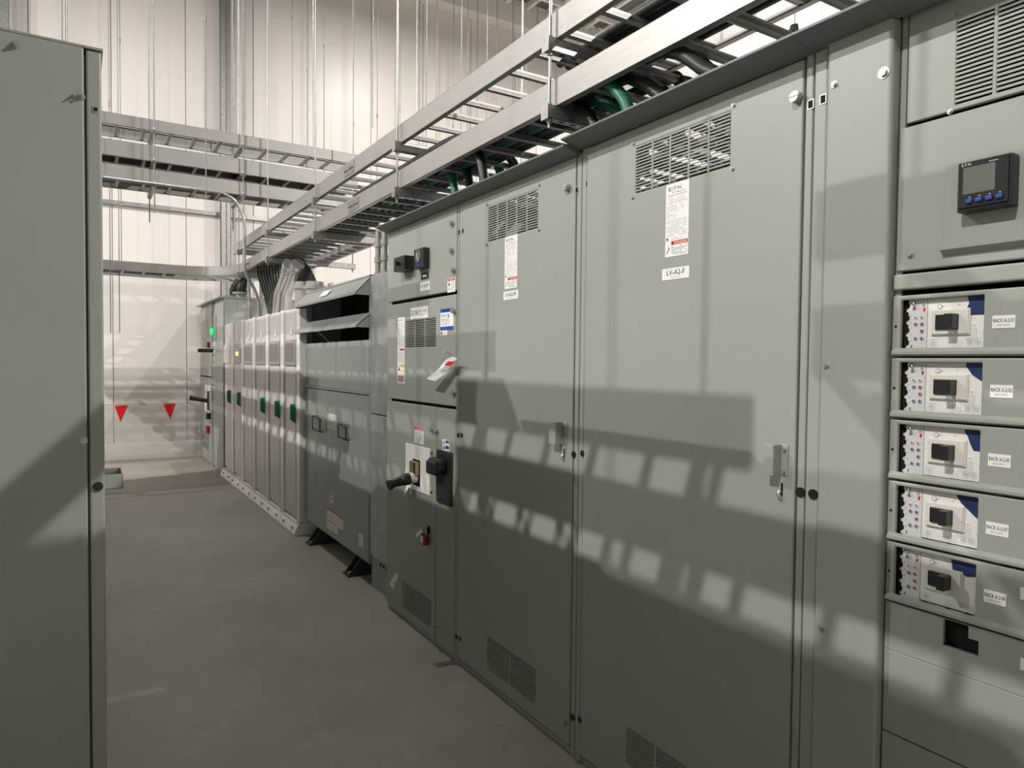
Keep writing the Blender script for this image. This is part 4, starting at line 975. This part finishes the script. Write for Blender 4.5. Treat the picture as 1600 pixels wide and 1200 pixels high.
for (px0, py0, px1, lb) in ((389, 440, 389, 'straight metal conduit standing on the white modules near the far cabinet'), (408, 432, 407, 'straight metal conduit standing on the white modules beside the bent one')):
    p = P_(px0, py0, 1.86)
    tag(MB().cyl((1.86, p[1], zU-.01), (1.86, p[1], 2.56), .022, 10).build('conduit', m='galvanised'), lb, 'conduit')
# twin conduits with couplings above the bare panel
for k, (px, lb) in enumerate(((591, 'galvanised conduit with couplings above the bare panel, farther from the meter cabinet'), (601, 'galvanised conduit with couplings above the bare panel, against the meter cabinet'))):
    y_ = fx(px, 400, 1.68)[0]
    t = thing('coupled_conduit', lb, 'conduit', (1.68, y_, zpt))
    MB().cyl((1.68, y_, zpt), (1.68, y_, 2.32), .019, 12).build('pipe', t, 'galvanised')
    for z in (zpt, zpt+.10, zpt+.20): MB().cyl((1.68, y_, z), (1.68, y_, z+.035), .026, 12).build('coupling', t, 'screw')

# ================================================================== LEFT ROW
PY = 2.19; LT = 2.292
xe = fy(137.5, 600, PY)[0]; xr = fy(162.5, 600, PY)[0]
tL = thing('end_cabinet', 'grey cabinet end with bolted side sheet at the start of the left row', 'cabinet', (-.4, PY+.5, 0), 'left row')
MB().box(-1.0, xr-.004, PY+.03, PY+.95, 0, LT-.004).build('body', tL, 'paint', .004)
MB().box(xe+.002, xr, PY, PY+.05, 0, LT-.002).build('corner_post', tL, 'paint', .005)
MB().box(-1.0, xe-.003, PY-.004, PY+.03, 0.02, LT).build('side_sheet', tL, 'paint', .004)
MB().box(-1.02, xr+.004, PY-.004, PY+.96, LT, LT+.006).build('roof', tL, 'paint_dark')
def bolt_y(px, py, r, nm='bolt'):
    x, z = fy(px, py, PY)
    MB().cyl((x, PY-.004, z), (x, PY-.006, z), r*1.45, 14).cyl((x, PY-.006, z), (x, PY-.014, z), r, 6).cyl((x, PY-.014, z), (x, PY-.022, z), r*.5, 8).build(nm, tL, 'screw')
bolt_y(24, 71.5, .0075); bolt_y(127, 151.5, .0065); bolt_y(115, 151, .004, 'stud'); bolt_y(131, 688, .0065); bolt_y(131, 837, .0055)
x, z = fy(149, 171, PY); MB().box(x-.007, x+.007, PY-.002, PY, z-.009, z+.009, 'screw').box(x-.004, x+.005, PY-.003, PY, z-.005, z+.005, 'dark_void').build('cage_nut', tL, 'screw')
x, z = fy(153, 760, PY); MB().cyl((x, PY, z), (x, PY-.004, z), .0125, 18).build('plug', tL, 'black')
# pull handle on the front, seen edge on
y_ = 2.60
xa = xr; xb = fy(192.5, 748, y_)[0]; za = fy(180, 764, y_)[1]; zb_ = fy(180, 741, y_)[1]
MB().box(xa, xb, y_, y_+.003, za, zb_).box(xb-.003, xb, y_, y_+.16, za, zb_).box(xa, xb, y_+.157, y_+.16, za, zb_).box(xa, xb, y_, y_+.16, za, za+.003).build('pull_handle', tL, 'paint', .001, 1)
MB().box(-.9, xr, PY+.1, PY+.9, .05, LT-.08).build('front_door', tL, 'paint')
for i, lb in enumerate(('unseen grey cabinet added to block lamp light, nearest the left row end', 'middle one of the unseen grey cabinets added to block lamp light', 'last one of the unseen grey cabinets added to block lamp light')):
    t = thing('row_cabinet', lb, 'cabinet', (-1.1, 1.48-i*1.12, 0), 'added light blocking cabinets')  # unseen cabinets added beside the camera to stop stray lamp light
    MB().box(-1.6, -.65, .93-i*1.12, 2.03-i*1.12, 0, 2.29).build('body', t, 'paint', .004); MB().box(-.65, -.628, .95-i*1.12, 2.01-i*1.12, .04, 2.23).build('door', t, 'paint', .004)
for i, lb in enumerate(('second grey cabinet in the left row behind the end cabinet', 'third grey cabinet in the left row', 'fourth grey cabinet in the left row', 'fifth grey cabinet in the left row', 'sixth grey cabinet in the left row', 'seventh grey cabinet in the left row next to the panel wall')):
    a = PY+.97+i*.97
    t = thing('row_cabinet', lb, 'cabinet', (-.4, a+.48, 0), 'left row')
    MB().box(-1.0, xr-.03, a, a+.955, 0, LT-.01).build('body', t, 'paint', .004)
    MB().box(xr-.03, xr-.008, a+.02, a+.935, .04, LT-.06).build('door', t, 'paint', .004)

# ================================================================== LAMPS
for i, (p, e) in enumerate(LAMPS):
    t = thing('high_bay_lamp', 'round high bay lamp hanging from the ceiling above the hall', 'lamp', p, 'high bay lamps')
    x, y, z = p
    MB().cyl((x, y, z+.02), (x, y, z+.09), .21, 24, r1=.17).cyl((x, y, z+.09), (x, y, z+.24), .12, 16, r1=.08).build('housing', t, 'galvanised')
    MB().cyl((x, y, z+.24), (x, y, GRID-.205 if 4.4 < x < 10.2 and y > 1 else CEIL), .008, 8).build('stem', t, 'rod_steel')
    MB().cyl((x, y, z+.012), (x, y, z+.02), .15, 24).build('lens', t, 'lamp_lens')
    ld = bpy.data.lights.new('high_bay_light', 'AREA'); ld.shape = 'DISK'; ld.size = .10; ld.energy = e; ld.color = LCOL
    lo = bpy.data.objects.new('high_bay_light', ld); COL.objects.link(lo); lo.parent = t; lo.location = (0, 0, .008)
